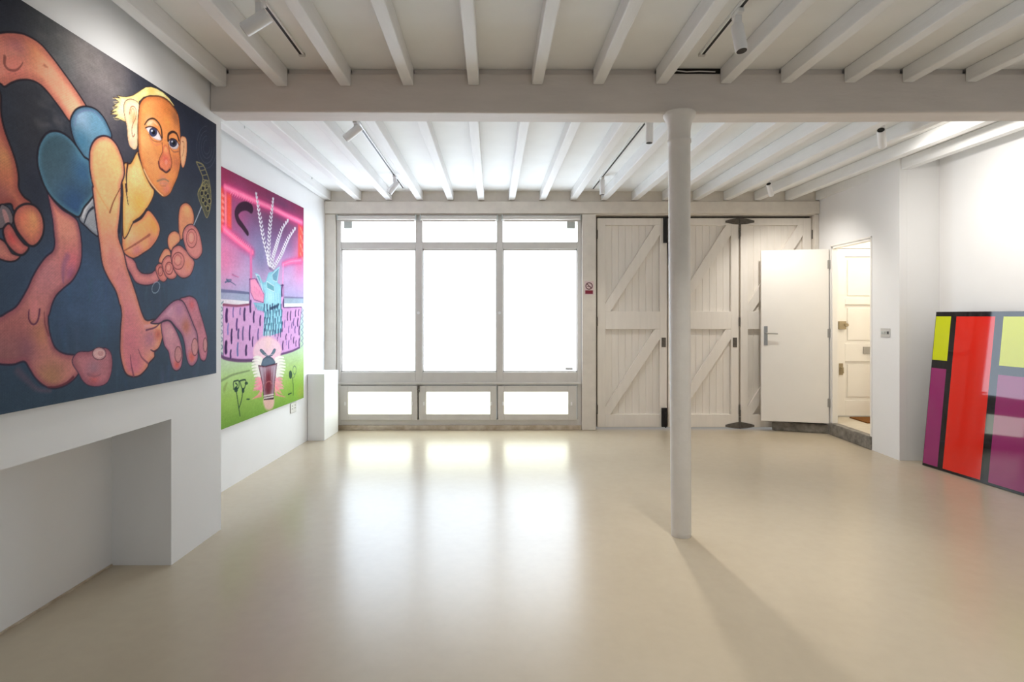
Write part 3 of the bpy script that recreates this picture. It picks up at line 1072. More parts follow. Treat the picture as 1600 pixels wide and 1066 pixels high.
for q, r, c, al in (((105, 70), .14, (112, 110, 106), .8), ((135, 95), .15, (140, 134, 128), .85), ((165, 130), .16, (128, 122, 118), .8), ((150, 175), .14, (106, 98, 100), .8),
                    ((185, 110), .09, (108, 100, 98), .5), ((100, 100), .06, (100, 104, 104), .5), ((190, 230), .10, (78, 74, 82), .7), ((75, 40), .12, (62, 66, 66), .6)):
    p.glow(q, r, c, al)  # grey spotlight glare painted into the canvas colours
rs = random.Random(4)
for k in range(130):                                    # loose grey brushwork over the painted-in glare behind the head
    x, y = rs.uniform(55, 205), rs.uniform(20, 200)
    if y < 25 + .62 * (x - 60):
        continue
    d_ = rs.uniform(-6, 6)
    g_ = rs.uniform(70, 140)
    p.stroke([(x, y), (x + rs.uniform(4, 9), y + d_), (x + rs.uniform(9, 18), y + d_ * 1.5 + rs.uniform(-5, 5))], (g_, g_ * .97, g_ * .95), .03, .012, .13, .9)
for k in range(90):                                     # blue grey strokes in the lower field
    x, y = rs.uniform(60, 330), rs.uniform(380, 600)
    p.stroke([(x, y), (x + rs.uniform(-6, 6), y + rs.uniform(15, 40))], (rs.uniform(50, 80), rs.uniform(78, 100), rs.uniform(100, 132)), .03, .012, .16, .9)
DK = (30, 26, 34)

# far raised leg
p.shape(cA((-60, 290), (0, 275), (60, 268), (140, 272), (215, 290), (330, 358), (430, 470), (520, 590), (620, 730), (720, 885), (740, 960), (640, 1000), (585, 1015),
           (500, 900), (400, 770), (330, 702), (255, 668), (170, 666), (95, 690), (40, 722), (10, 700), (-60, 640)),
        (216, 142, 118), (176, 100, 86), .05,
        [(cA((600, 880))[0], .13, (252, 186, 146)), (cA((280, 400))[0], .10, (196, 122, 72)), (cA((450, 640))[0], .12, (240, 164, 130)), (cA((120, 350))[0], .07, (176, 110, 108)), (cA((120, 600))[0], .07, (214, 126, 112))],
        DK, .009)
p.stroke(cA((40, 470), (40, 540), (75, 580), (130, 585), (170, 555), (190, 520)), (120, 66, 60), .012, .004, .8)
p.stroke(cA((60, 455), (120, 440), (180, 460)), (196, 130, 112), .02, .01, .6, .9)
p.stroke(cA((370, 545), (395, 560)), (150, 90, 70), .012, .006, .6, .9)
# leg running down the left edge with the foot seen from behind
p.shape(cB((-60, -40), (2, -30), (8, 120), (25, 230), (60, 345), (100, 450), (135, 560), (155, 670), (158, 770), (200, 840), (260, 890), (230, 960), (120, 960), (90, 900), (0, 910), (-60, 900)),
        (176, 98, 84), (140, 70, 64), .04, [(cB((30, 560))[0], .07, (204, 150, 98)), (cB((60, 700))[0], .08, (192, 116, 86)), (cB((20, 830))[0], .05, (150, 88, 80))], DK, .010)
p.shape(cD((0, 120), (40, 112), (85, 150), (110, 230), (80, 300), (30, 300), (-40, 300)), (110, 100, 104), line=DK, lw=.006)
p.shape(cD((18, 150), (42, 150), (68, 200), (78, 260), (48, 262), (30, 210)), (170, 128, 126))
p.shape(cD((-40, 390), (10, 395), (50, 430), (100, 510), (165, 535), (130, 572), (70, 580), (0, 560), (-40, 540)), (192, 122, 108), (150, 86, 84), .03, line=DK, lw=.008)
p.shape(cD((25, 330), (40, 285), (75, 262), (110, 300), (150, 370), (200, 430), (240, 462), (205, 515), (160, 524), (105, 490), (50, 420)), (198, 112, 100), (150, 80, 78), .03, [(cD((100, 380))[0], .03, (196, 86, 82))], DK, .010)
p.shape(cD((112, 220), (140, 140), (210, 100), (290, 115), (345, 185), (366, 280), (352, 370), (305, 438), (250, 448), (190, 390), (135, 310)), (206, 126, 96), (158, 84, 78), .045,
        [(cD((260, 215))[0], .05, (214, 150, 100)), (cD((180, 210))[0], .04, (216, 124, 96))], DK, .011)

# near leg with foot
leg = cD((392, -10), (430, 50), (480, 110), (530, 155), (590, 190), (640, 235), (662, 300), (676, 380), (683, 480), (676, 580), (650, 660), (600, 742), (530, 802), (470, 862), (435, 935), (415, 1010)) \
    + cE((402, 200), (412, 300), (435, 390), (470, 455), (540, 495), (640, 510), (680, 560), (665, 640), (620, 705), (540, 762), (440, 785), (360, 757), (290, 692), (240, 612), (200, 560), (110, 585), (0, 582), (-80, 560),
         (-80, 200), (0, 185), (60, 150), (125, 110)) \
    + cD((170, 905), (230, 800), (270, 710), (320, 622), (380, 542), (438, 492), (455, 430), (447, 330), (437, 230), (415, 110))
p.shape(leg, (188, 120, 116), (136, 76, 86), .035,
        [(cD((540, 280))[0], .11, (216, 142, 122)), (cD((470, 150))[0], .05, (218, 138, 118)), (cD((620, 590))[0], .06, (200, 108, 116)), (cD((590, 690))[0], .04, (158, 92, 122)), (cD((380, 700))[0], .09, (186, 122, 126)),
         (cE((320, 340))[0], .06, (180, 124, 92)), (cE((420, 690))[0], .08, (166, 120, 92)), (cE((120, 320))[0], .10, (166, 100, 96)), (cE((200, 470))[0], .06, (134, 86, 96)), (cE((40, 480))[0], .08, (140, 92, 92))],
        (44, 36, 54), .009)
p.stroke(cD((560, 540), (530, 620), (525, 720), (530, 760)), (120, 78, 116), .03, .006, .45, .9)
p.stroke(cE((243, 130), (238, 195), (262, 243), (295, 245), (320, 200), (330, 125)), (86, 40, 66), .006, .009, .9)
p.shape(cE((255, 90), (265, 60), (310, 60), (315, 150), (300, 215), (270, 215), (250, 170)), (206, 128, 130), alpha=.6, soft=.012)
p.stroke(cE((368, 150), (375, 250), (405, 340)), (120, 62, 66), .005, .010, .8)
p.stroke(cE((400, 772), (480, 768), (560, 735), (610, 690)), (92, 40, 52), .006, .012, .85)
p.stroke(cE((150, 640), (230, 720), (310, 790), (420, 805)), (96, 76, 92), .03, .015, .5, .9)
p.shape(cE((600, 560), (650, 482), (740, 476), (805, 455), (880, 447), (922, 485), (936, 560), (926, 660), (890, 738), (820, 768), (740, 760), (690, 722), (655, 660)),
        (176, 112, 120), (140, 80, 94), .035, [(cE((780, 620))[0], .04, (152, 112, 124)), (cE((780, 730))[0], .035, (184, 96, 100)), (cE((600, 600))[0], .04, (160, 108, 104))], (58, 44, 62), .006)
p.shape(p.ell(cE((826, 494))[0], 10.6, 9.6), (206, 166, 164), (170, 124, 130), .012, line=(84, 50, 62), lw=.005)
p.shape(p.ell(cE((838, 492))[0], 5.6, 5), (196, 146, 146), line=(224, 190, 186), lw=.003)
p.stroke(cE((730, 665), (790, 685), (840, 665)), (120, 76, 90), .012, .006, .5, .9)

# shirt tail, then shorts
p.shape(cD((660, 225), (690, 130), (740, 60), (780, 10), (800, 150), (822, 355), (780, 348), (720, 292)), (150, 154, 160), (104, 110, 122), .02, line=DK, lw=.008)
p.stroke(cD((775, 130), (735, 170), (700, 262)), (40, 44, 58), .012, .006)
p.stroke(cD((760, 60), (715, 130), (690, 210)), (196, 198, 200), .02, .012, .8, .6)
p.shape(cB((585, 225), (600, 160), (640, 107), (710, 86), (790, 106), (850, 160), (897, 240), (930, 345), (850, 400), (790, 520), (745, 600), (700, 525), (650, 440), (605, 335)),
        (92, 132, 154), (62, 94, 118), .03, [(cB((690, 190))[0], .07, (146, 176, 198)), (cB((820, 260))[0], .07, (110, 158, 184)), (cB((680, 380))[0], .05, (74, 124, 152))], DK, .009)
p.stroke(cB((625, 250), (640, 160), (710, 120), (790, 135), (850, 200)), (110, 120, 160), .006, .006, .55)
p.shape(cB((313, 480), (330, 400), (380, 320), (440, 292), (510, 303), (580, 350), (640, 420), (700, 505), (745, 545), (762, 680), (790, 800), (750, 870), (700, 930), (660, 1005), (600, 985), (500, 915), (420, 832), (365, 740), (330, 640), (312, 560)),
        (62, 88, 102), (80, 126, 146), .03, [(cB((450, 470))[0], .09, (56, 82, 92)), (cB((520, 700))[0], .14, (70, 96, 108)), (cB((700, 520))[0], .05, (86, 138, 168)), (cB((690, 640))[0], .06, (62, 100, 134)), (cB((620, 900))[0], .09, (52, 84, 122))], DK, .011)

# far forearm, belly, chest
p.shape(cF((270, 540), (345, 598), (382, 640), (400, 690), (440, 730), (510, 730), (560, 700), (578, 790), (500, 828), (430, 826), (380, 800), (345, 740), (300, 660)), (206, 130, 126), (160, 88, 100), .025, line=(50, 34, 48), lw=.008)
p.shape(cF((280, 545), (270, 400), (290, 280), (370, 290), (440, 250), (490, 205), (550, 270), (585, 350), (572, 430), (515, 515), (450, 562), (385, 602), (340, 600)), (236, 164, 100), (198, 116, 84), .035,
        [(cF((340, 420))[0], .06, (244, 182, 124)), (cF((400, 560))[0], .06, (206, 128, 122)), (cF((520, 470))[0], .05, (212, 132, 104)), (cF((540, 330))[0], .04, (228, 150, 76))], (50, 34, 44), .008)
p.stroke(cF((285, 545), (380, 490), (500, 410)), (150, 78, 60), .006, .014, .8)
p.shape(cC((330, 690), (372, 830), (420, 955), (475, 1035)) + cF((530, 92), (485, 180), (425, 258), (365, 306), (310, 420), (280, 420), (275, 200)) + cC((190, 1066), (180, 900), (205, 800), (262, 800)), (244, 188, 116), (222, 150, 76), .03,
        [(cC((300, 900))[0], .06, (250, 206, 140)), (cF((420, 150))[0], .06, (242, 172, 84)), (cC((200, 850))[0], .03, (226, 150, 100)), (cF((300, 250))[0], .05, (246, 186, 120))], (58, 36, 34), .008)
p.stroke(cC((235, 800), (222, 920), (228, 1060)), (60, 34, 36), .012, .006)
p.stroke(cF((300, -10), (308, 70), (322, 160)), (70, 42, 36), .010, .004)
p.stroke(cF((365, 306), (430, 268), (475, 200)), (44, 28, 36), .012, .014)
p.stroke(cC((340, 720), (385, 850), (440, 980), (480, 1040)), (40, 34, 46), .022, .016)

# near arm and planted fist
arm = cB((752, 440), (790, 365), (850, 333), (912, 345), (967, 400), (1003, 475), (1030, 560), (1035, 660), (1010, 740), (1012, 860)) \
    + cF((272, 120), (252, 260), (240, 420), (285, 560), (312, 680), (350, 790), (390, 910), (432, 1050)) \
    + cG((440, 395), (520, 388), (575, 420), (590, 500), (575, 580), (550, 640), (515, 672), (512, 720), (465, 772), (450, 812), (390, 876), (330, 892), (270, 872), (235, 800), (212, 680), (212, 560), (216, 450), (225, 350), (215, 270)) \
    + cF((250, 990), (218, 880), (150, 762), (105, 650), (82, 480), (60, 330), (38, 150), (24, 20)) + cB((775, 750), (752, 640), (745, 540))
p.shape(arm, (250, 182, 124), (192, 116, 100), .032,
        [(cF((150, 420))[0], .07, (232, 152, 118)), (cF((130, 300))[0], .05, (242, 166, 118)), (cF((190, 600))[0], .10, (220, 142, 124)), (cF((260, 800))[0], .12, (212, 132, 128)), (cG((280, 330))[0], .12, (210, 130, 130)),
         (cG((300, 560))[0], .14, (200, 118, 126)), (cG((330, 780))[0], .11, (196, 112, 126)), (cG((470, 560))[0], .07, (184, 118, 132)), (cG((545, 520))[0], .03, (190, 100, 88)), (cB((860, 380))[0], .05, (252, 196, 138)),
         (cB((960, 560))[0], .06, (252, 192, 126))], (48, 32, 44), .010)
p.stroke(cB((770, 700), (830, 830), (905, 950)), (216, 140, 84), .012, .004, .5, .9)
p.stroke(cB((1000, 770), (945, 880), (915, 970)), (120, 64, 40), .005, .010, .8)
p.stroke(cF((265, 100), (258, 250), (245, 380)), (30, 32, 48), .014, .02, .9)
p.stroke(cG((440, 482), (520, 458), (575, 410), (640, 394)), (92, 48, 72), .010, .006, .85)
p.stroke(cG((430, 450), (500, 430), (560, 395)), (214, 150, 160), .014, .006, .6, .9)
p.stroke(cG((300, 700), (310, 790), (330, 885)), (116, 56, 78), .004, .012, .8)
p.stroke(cG((370, 650), (400, 720), (455, 772)), (120, 60, 80), .004, .011, .8)
p.stroke(cG((480, 655), (505, 668), (530, 660)), (60, 30, 50), .006, .010, .9)
# planted fingers
p.shape(cG((735, 215), (780, 192), (830, 185), (880, 220), (912, 320), (950, 450), (976, 560), (976, 680), (957, 748), (918, 738), (898, 650), (880, 520), (838, 400), (795, 300)), (188, 116, 130), (148, 80, 102), .025,
        [(cG((840, 260))[0], .03, (196, 96, 106)), (cG((910, 430))[0], .03, (172, 104, 112))], (48, 32, 52), .009)
p.shape(cG((480, 420), (520, 390), (590, 312), (660, 242), (720, 215), (768, 238), (812, 330), (852, 430), (887, 520), (893, 650), (890, 740), (850, 796), (812, 780), (788, 700), (775, 600), (750, 520), (700, 458), (650, 402), (600, 398), (550, 425)),
        (186, 128, 144), (140, 82, 108), .03, [(cG((640, 310))[0], .06, (190, 138, 160)), (cG((790, 450))[0], .045, (178, 106, 92)), (cG((840, 720))[0], .04, (190, 92, 84)), (cG((730, 300))[0], .04, (176, 120, 150))], (48, 32, 52), .009)
p.shape(cG((570, 440), (585, 410), (640, 402), (682, 450), (722, 530), (747, 610), (760, 700), (748, 800), (712, 838), (674, 820), (648, 740), (634, 672), (600, 620), (582, 540)), (194, 134, 146), (150, 88, 110), .025,
        [(cG((640, 500))[0], .04, (202, 146, 156)), (cG((710, 790))[0], .035, (190, 88, 84))], (48, 32, 52), .008)
for c_, rx, ry in (((720, 695), 5.4, 12.5), ((866, 630), 5.0, 13.5), ((957, 612), 3.2, 11)):
    p.shape(p.ell(cG(c_)[0], rx, ry), (190, 132, 132), (158, 98, 102), .012, line=(108, 56, 66), lw=.006)

# the other hand
p.shape(cF((738, 300), (752, 180), (800, 142), (846, 175), (870, 250), (862, 330), (810, 360), (778, 440), (750, 440)), (214, 140, 100), (168, 92, 72), .025, [(cF((810, 200))[0], .04, (232, 164, 108))], (40, 30, 40), .008)
p.shape(cF((648, 450), (665, 402), (705, 378), (745, 402), (752, 462), (712, 505), (680, 545), (655, 510)), (222, 150, 108), (176, 100, 84), .02, line=(44, 32, 40), lw=.007)
p.shape(cF((578, 640), (582, 600), (622, 530), (662, 532), (674, 590), (620, 650)), (220, 146, 112), (176, 100, 84), .02, line=(44, 32, 40), lw=.007)
p.shape(cF((548, 695), (572, 652), (608, 660), (645, 760), (622, 802), (580, 782)), (206, 124, 112), (160, 84, 84), .02, line=(52, 32, 42), lw=.006)
p.shape(cF((602, 650), (640, 588), (684, 600), (705, 680), (725, 752), (682, 782), (632, 752)), (212, 132, 120), (160, 84, 84), .02, line=(52, 32, 42), lw=.006)
p.shape(cF((678, 590), (695, 520), (750, 498), (802, 540), (852, 600), (873, 650), (842, 742), (782, 772), (730, 742), (694, 680)), (212, 134, 124), (164, 88, 90), .025, [(cF((820, 660))[0], .04, (224, 140, 112))], (52, 32, 42), .008)
p.shape(cF((776, 410), (800, 345), (850, 323), (902, 370), (932, 470), (937, 560), (892, 614), (838, 590), (798, 520)), (210, 132, 124), (164, 88, 90), .025, line=(52, 32, 42), lw=.008)
for c_, rx, ry in (((850, 440), 8.2, 14.5), ((738, 628), 9.4, 13.2), ((662, 690), 6.0, 9.5), ((590, 715), 3.6, 7)):
    q = p.ell(cF(c_)[0], rx, ry)
    p.shape(q, (206, 128, 120), line=(128, 52, 52), lw=.007)
    p.shape(p.ell(cF((c_[0] - 4, c_[1] - 6))[0], rx * .6, ry * .62), (222, 146, 130), (196, 112, 104), .012, line=(150, 72, 68), lw=.003)
p.stroke(p.ell(cF((552, 850))[0], 5.6, 9, rot=.35) + [p.ell(cF((552, 850))[0], 5.6, 9, rot=.35)[0]], (134, 156, 172), .005, .005, .8)
p.stroke(cF((934, 170), (900, 255), (868, 328)), (170, 180, 190), .008, .007, .9)

# net
gold = (136, 128, 82)
p.shape(cF((902, 80), (925, 10), (975, -45), (1008, 50), (1008, 170), (978, 268), (945, 200)), (78, 78, 60), line=gold, lw=.007)
for c_ in ((935, 65), (945, 120), (968, 60), (985, 90), (965, 150), (985, 190), (975, 10), (945, 20), (998, 130)):
    p.shape(p.ell(cF(c_)[0], 2.5, 4.2), (20, 22, 30), line=(150, 142, 90), lw=.006)
for pts in (((870, 790), (905, 870), (930, 940), (915, 1010), (890, 1060)), ((872, 788), (930, 815), (965, 890), (990, 970), (1003, 1066))):
    p.stroke(cC(*pts), gold, .008, .009, .9)
for pts in (((890, 835), (935, 825)), ((905, 870), (950, 860)), ((922, 915), (968, 905)), ((930, 950), (985, 965)), ((940, 970), (960, 1066)), ((915, 1010), (960, 1020)), ((960, 1010), (998, 1020))):
    p.stroke(cC(*pts), (128, 122, 84), .006, .006, .85)
for r in (10, 16, 23, 30):
    q = [(x, y) for x, y in p.ell(cC((965, 650))[0], r * .52, r * 1.1, 20)]
    p.stroke(q[:16], (108, 112, 124), .005, .003, .30, .9)

# head: hair, ears, face
hair = cC((335, 300), (340, 230), (380, 190), (440, 172), (520, 176), (590, 205), (650, 268), (668, 270), (620, 200), (560, 142), (500, 108), (450, 92), (400, 95), (345, 132), (280, 172), (220, 186), (180, 182),
          (133, 172), (160, 196), (102, 190), (140, 222), (155, 232), (98, 272), (140, 276), (75, 325), (128, 322), (70, 345), (140, 352), (110, 376), (165, 396), (230, 425), (330, 430))
p.shape(hair, (244, 222, 160), (228, 190, 118), .02, [(cC((450, 120))[0], .05, (232, 182, 100)), (cC((180, 290))[0], .06, (250, 236, 190)), (cC((340, 190))[0], .04, (240, 208, 132))], (60, 48, 40), .004, smooth=False)
for k in range(9):
    y = 200 + k * 24
    p.stroke(cC((95 + 8 * (k % 3), y + 10 * (k % 2)), (150, y + 6), (205, 255 + k * 14)), (228, 206, 150), .004, .002, .6)
p.shape(cC((198, 300), (208, 232), (258, 206), (318, 228), (342, 275), (338, 400), (328, 560), (322, 650), (296, 674), (254, 642), (235, 570), (226, 460), (206, 370)), (246, 216, 178), (226, 182, 138), .02,
        [(cC((270, 640))[0], .03, (240, 196, 166)), (cC((290, 380))[0], .035, (234, 176, 124))], (110, 74, 54), .004)
p.stroke(cC((250, 345), (262, 285), (290, 275), (312, 310), (308, 380), (285, 430), (272, 490), (282, 555), (300, 530)), (160, 104, 70), .005, .005, .85)
p.stroke(cC((262, 340), (270, 300), (290, 300), (296, 350), (278, 420)), (196, 132, 88), .006, .004, .6)
p.shape(cC((716, 600), (728, 556), (748, 550), (776, 572), (783, 650), (776, 750), (756, 832), (736, 834), (722, 760)), (228, 166, 122), (190, 118, 80), .015, line=(70, 42, 40), lw=.004)
p.stroke(cC((738, 600), (755, 610), (750, 690), (738, 740)), (150, 88, 60), .006, .004, .8)
face = cC((338, 300), (350, 245), (385, 200), (440, 178), (540, 182), (610, 220), (662, 280), (700, 350), (716, 450), (722, 560), (716, 700), (722, 800), (698, 920), (662, 1005), (630, 1075), (590, 1108), (555, 1108), (500, 1058), (432, 975), (386, 882), (356, 782), (336, 680), (328, 520), (330, 400))
p.shape(face, (216, 136, 76), (180, 102, 56), .03,
        [(cC((400, 330))[0], .08, (228, 150, 84)), (cC((385, 600))[0], .06, (238, 168, 104)), (cC((600, 300))[0], .07, (196, 114, 58)), (cC((690, 380))[0], .05, (150, 92, 58)), (cC((600, 430))[0], .05, (224, 140, 72)),
         (cC((690, 800))[0], .05, (190, 110, 70)), (cC((460, 800))[0], .07, (222, 146, 88)), (cC((600, 1050))[0], .045, (210, 126, 100)), (cC((440, 430))[0], .03, (246, 184, 140)), (cC((560, 950))[0], .03, (206, 130, 96))],
        (70, 42, 32), .006)
p.stroke(cC((385, 860), (440, 965), (505, 1050), (560, 1100)), (250, 200, 150), .010, .006, .7, .6)
p.stroke(cC((440, 182), (530, 184), (600, 222), (655, 280), (690, 340)), (100, 60, 36), .006, .008, .7)
# eyes
p.shape(cC((400, 470), (438, 462), (490, 480), (522, 522), (549, 582), (510, 587), (462, 562), (430, 522)), (214, 206, 206), (176, 150, 140), .008)
p.shape(p.ell(cC((470, 512))[0], 6.3, 7.2), (52, 58, 88), (30, 30, 46), .006)
p.shape(p.ell(cC((474, 515))[0], 2.8, 3.4), (16, 14, 22))
p.shape(p.ell(cC((458, 500))[0], 1.5, 1.6), (200, 206, 220))
p.stroke(cC((398, 474), (440, 460), (495, 478), (525, 518), (552, 582)), (70, 38, 30), .006, .007)
p.stroke(cC((430, 535), (470, 590), (530, 602), (552, 580)), (160, 94, 64), .006, .006, .8)
p.stroke(cC((440, 570), (490, 632), (545, 615)), (200, 120, 84), .010, .006, .7, .8)
p.stroke(cC((390, 445), (425, 398), (475, 388), (518, 425), (545, 485), (552, 560)), (66, 40, 30), .006, .013)
p.stroke(cC((420, 440), (470, 415), (510, 450)), (252, 206, 168), .014, .008, .6, .9)
p.shape(cC((612, 592), (642, 574), (682, 590), (706, 632), (690, 668), (650, 668), (622, 640)), (196, 186, 188), (150, 120, 116), .008)
p.shape(p.ell(cC((655, 612))[0], 6.0, 6.6), (44, 44, 66), (24, 22, 36), .006)
p.shape(p.ell(cC((660, 612))[0], 2.5, 3), (12, 12, 18))
p.shape(p.ell(cC((645, 600))[0], 1.3, 1.5), (190, 194, 206))
p.stroke(cC((606, 598), (640, 572), (685, 588), (710, 632)), (58, 32, 28), .006, .006)
p.stroke(cC((608, 592), (612, 535), (650, 510), (688, 530), (708, 590)), (54, 32, 26), .014, .012)
p.stroke(cC((625, 655), (660, 695), (705, 690)), (146, 84, 66), .007, .006, .8)
# nose
p.shape(cC((565, 640), (600, 640), (625, 720), (640, 790), (630, 850), (590, 884), (550, 860), (522, 820), (530, 760), (555, 710)), (214, 122, 88), (176, 88, 60), .018, [(cC((585, 760))[0], .025, (206, 92, 76)), (cC((580, 660))[0], .03, (236, 152, 96))], soft=.006, alpha=.9)
p.stroke(cC((552, 610), (556, 690), (530, 752), (520, 812), (552, 862), (588, 886), (628, 858), (642, 790), (626, 715), (608, 620)), (120, 60, 44), .005, .007, .85)
p.stroke(cC((520, 790), (530, 840), (555, 862)), (80, 30, 34), .012, .012, .8)
p.stroke(cC((555, 858), (590, 885), (625, 858)), (56, 34, 40), .010, .010, .85)
p.shape(p.ell(cC((590, 790))[0], 2.2, 4.2), (232, 150, 128), alpha=.7, soft=.006)
# mouth
p.stroke(cC((508, 966), (545, 952), (580, 950), (612, 968)), (140, 112, 88), .010, .009, .85, .6)
p.stroke(cC((530, 985), (575, 988), (605, 985)), (196, 132, 110), .014, .010, .7, .8)
p.stroke(cC((540, 1010), (585, 1012)), (160, 100, 76), .007, .005, .5, .8)
p.grain(.035)
M['art_dark'] = attr_mat('oil_paint_dark_canvas', .6, .09)
M['canvas_edge'] = mat('dark_canvas_edge', (52, 58, 68), .7)
M['canvas_white'] = mat('raw_canvas_edge', (226, 224, 220), .7)
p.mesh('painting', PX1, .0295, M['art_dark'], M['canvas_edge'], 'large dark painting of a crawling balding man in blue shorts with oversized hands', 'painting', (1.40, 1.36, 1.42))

# ---------------------------------------------------------------- the pink and green painting
PX2 = XL + .03
cH, cI, cJ = crop(335, 250, 7.107), crop(335, 380, 7.107), crop(335, 530, 7.107)


def to2(px, py):
    Y = PX2 * F / (px - CX)
    return (Y, CH - (py - CY) * Y / F)


ya2, yb2 = 4.40, to2(474.5, 500)[0]
zt2, zb2 = 2.565, .507
p = Art(to2, np.linspace(ya2, yb2, 280), np.linspace(zb2, zt2, 470))
stops = [(.50, (118, 160, 66)), (.72, (156, 192, 94)), (.88, (176, 208, 132)), (1.02, (188, 214, 172)), (1.16, (186, 212, 190)), (1.28, (178, 206, 196)), (1.45, (196, 196, 210)),
         (1.60, (176, 168, 208)), (1.78, (196, 164, 206)), (1.95, (178, 140, 188)), (2.10, (132, 104, 148)), (2.25, (118, 80, 118)), (2.40, (132, 66, 100)), (2.57, (140, 52, 88))]
zs_ = [s[0] for s in stops]
for k in range(3):
    p.C[..., k] = np.interp(p.B, zs_, [s[1][k] for s in stops])
p.glow((372, 330), .18, (160, 72, 118), .7, .3)
p.glow((350, 400), .22, (226, 120, 164), .8, .22)
p.glow((468, 400), .18, (216, 110, 150), .8, .25)
p.glow((440, 330), .3, (104, 66, 104), .6, .2)
p.glow((408, 400), .22, (122, 126, 164), .8, .2)
p.glow((345, 270), .2, (176, 60, 96), .6, .15)
# neon lines
RED = (244, 84, 64)
for x0, x1, y0, y1, al in ((60, 112, 285, 790, .9), (132, 192, 340, 770, .85), (928, 986, 700, 1080, .75)):
    P_ = cH((x0, y0), (x1, y0 + (x1 - x0) * .45), (x1, y1), (x0, y1 + 20))
    p.shape(P_, RED, (226, 70, 80), .03, smooth=False, soft=.02, alpha=al)
p.stroke(cH((122, 300), (126, 770)), (250, 130, 140), .035, .03, .9, .7)
for k in range(6):
    p.stroke(cH((92, 390 + k * 70), (104, 400 + k * 70)), (252, 160, 160), .03, .02, .7, .8)
for k in range(8):
    p.stroke(cH((955 + (k % 2) * 18, 750 + k * 48), (962 + (k % 2) * 18, 775 + k * 48)), (252, 150, 130), .022, .02, .8)
for al, w_, c_ in ((.45, .11, (214, 60, 120)), (.95, .052, (248, 110, 160)), (.6, .018, (254, 150, 186))):
    p.stroke(cH((118, 302), (300, 385), (470, 462), (660, 545), (820, 625), (972, 695)), c_, w_, w_ * 1.1, al, .6)
    p.stroke(cH((112, 772), (260, 900), (422, 1028)), c_, w_ * 1.15, w_ * .9, al, .6)
    p.stroke(cI((762, 236), (850, 205), (962, 192)), c_, w_ * .6, w_ * .8, al, .6)
p.stroke(cI((405, 90), (408, 390)), (226, 110, 166), .045, .045, .85, .4)
p.stroke(cI((764, 240), (758, 470)), (232, 150, 206), .028, .03, .85, .5)
for k in range(11):
    x = 190 + k * 24
    p.stroke(cH((x, 350 + (x - 180) * .42), (x - 16, 385 + (x - 180) * .42)), (244, 140, 176), .012, .004, .7)
    x = 200 + k * 19
    p.stroke(cH((x, 850 + (x - 200) * .72), (x + 16, 815 + (x - 200) * .72)), (250, 140, 176), .012, .004, .6)
# black hook
p.stroke(cH((405, 540), (350, 512), (285, 530), (246, 590), (262, 668), (312, 735), (368, 815)), (48, 26, 44), .085, .045, .95, .2)
# band, bird
p.shape(cI((40, 522), (385, 556), (385, 655), (40, 625)), (156, 168, 196), smooth=False, alpha=.9)
p.stroke(cI((55, 528), (220, 540), (385, 556)), (104, 108, 146), .028, .02, .9, .4)
p.shape(cI((775, 598), (990, 604), (990, 680), (775, 680)), (156, 176, 192), smooth=False, alpha=.9)
p.stroke(cI((780, 602), (985, 608)), (120, 112, 150), .018, .016, .8)
p.shape(cI((40, 618), (385, 645), (385, 700), (40, 700)), (228, 226, 232), smooth=False)
p.shape(cI((775, 668), (990, 668), (990, 735), (775, 735)), (226, 226, 234), smooth=False)
p.shape(cI((40, 640), (100, 650), (100, 1066), (40, 1066)), (218, 226, 226), smooth=False)
p.shape(cJ((40, -20), (95, -20), (100, 190), (40, 190)), (206, 220, 214), smooth=False)
for pts in (((135, 405), (160, 430), (190, 410)), ((140, 410), (185, 405)), ((120, 435), (170, 425), (240, 470)), ((200, 350), (265, 380))):
    p.stroke(cI(*pts), (74, 92, 124), .016, .006, .8)
p.stroke(cI((195, 350), (270, 378)), (226, 120, 170), .014, .008, .7)
# zigzag side
for k in range(7):
    y = 650 + k * 84
    p.stroke(cI((98, y), (58, y + 42), (98, y + 84)), (106, 140, 146), .013, .013, .85, smooth=False)
    p.stroke(cI((968, 715 + k * 62), (988, 746 + k * 62), (964, 777 + k * 62)), (130, 140, 160), .013, .013, .8, smooth=False)
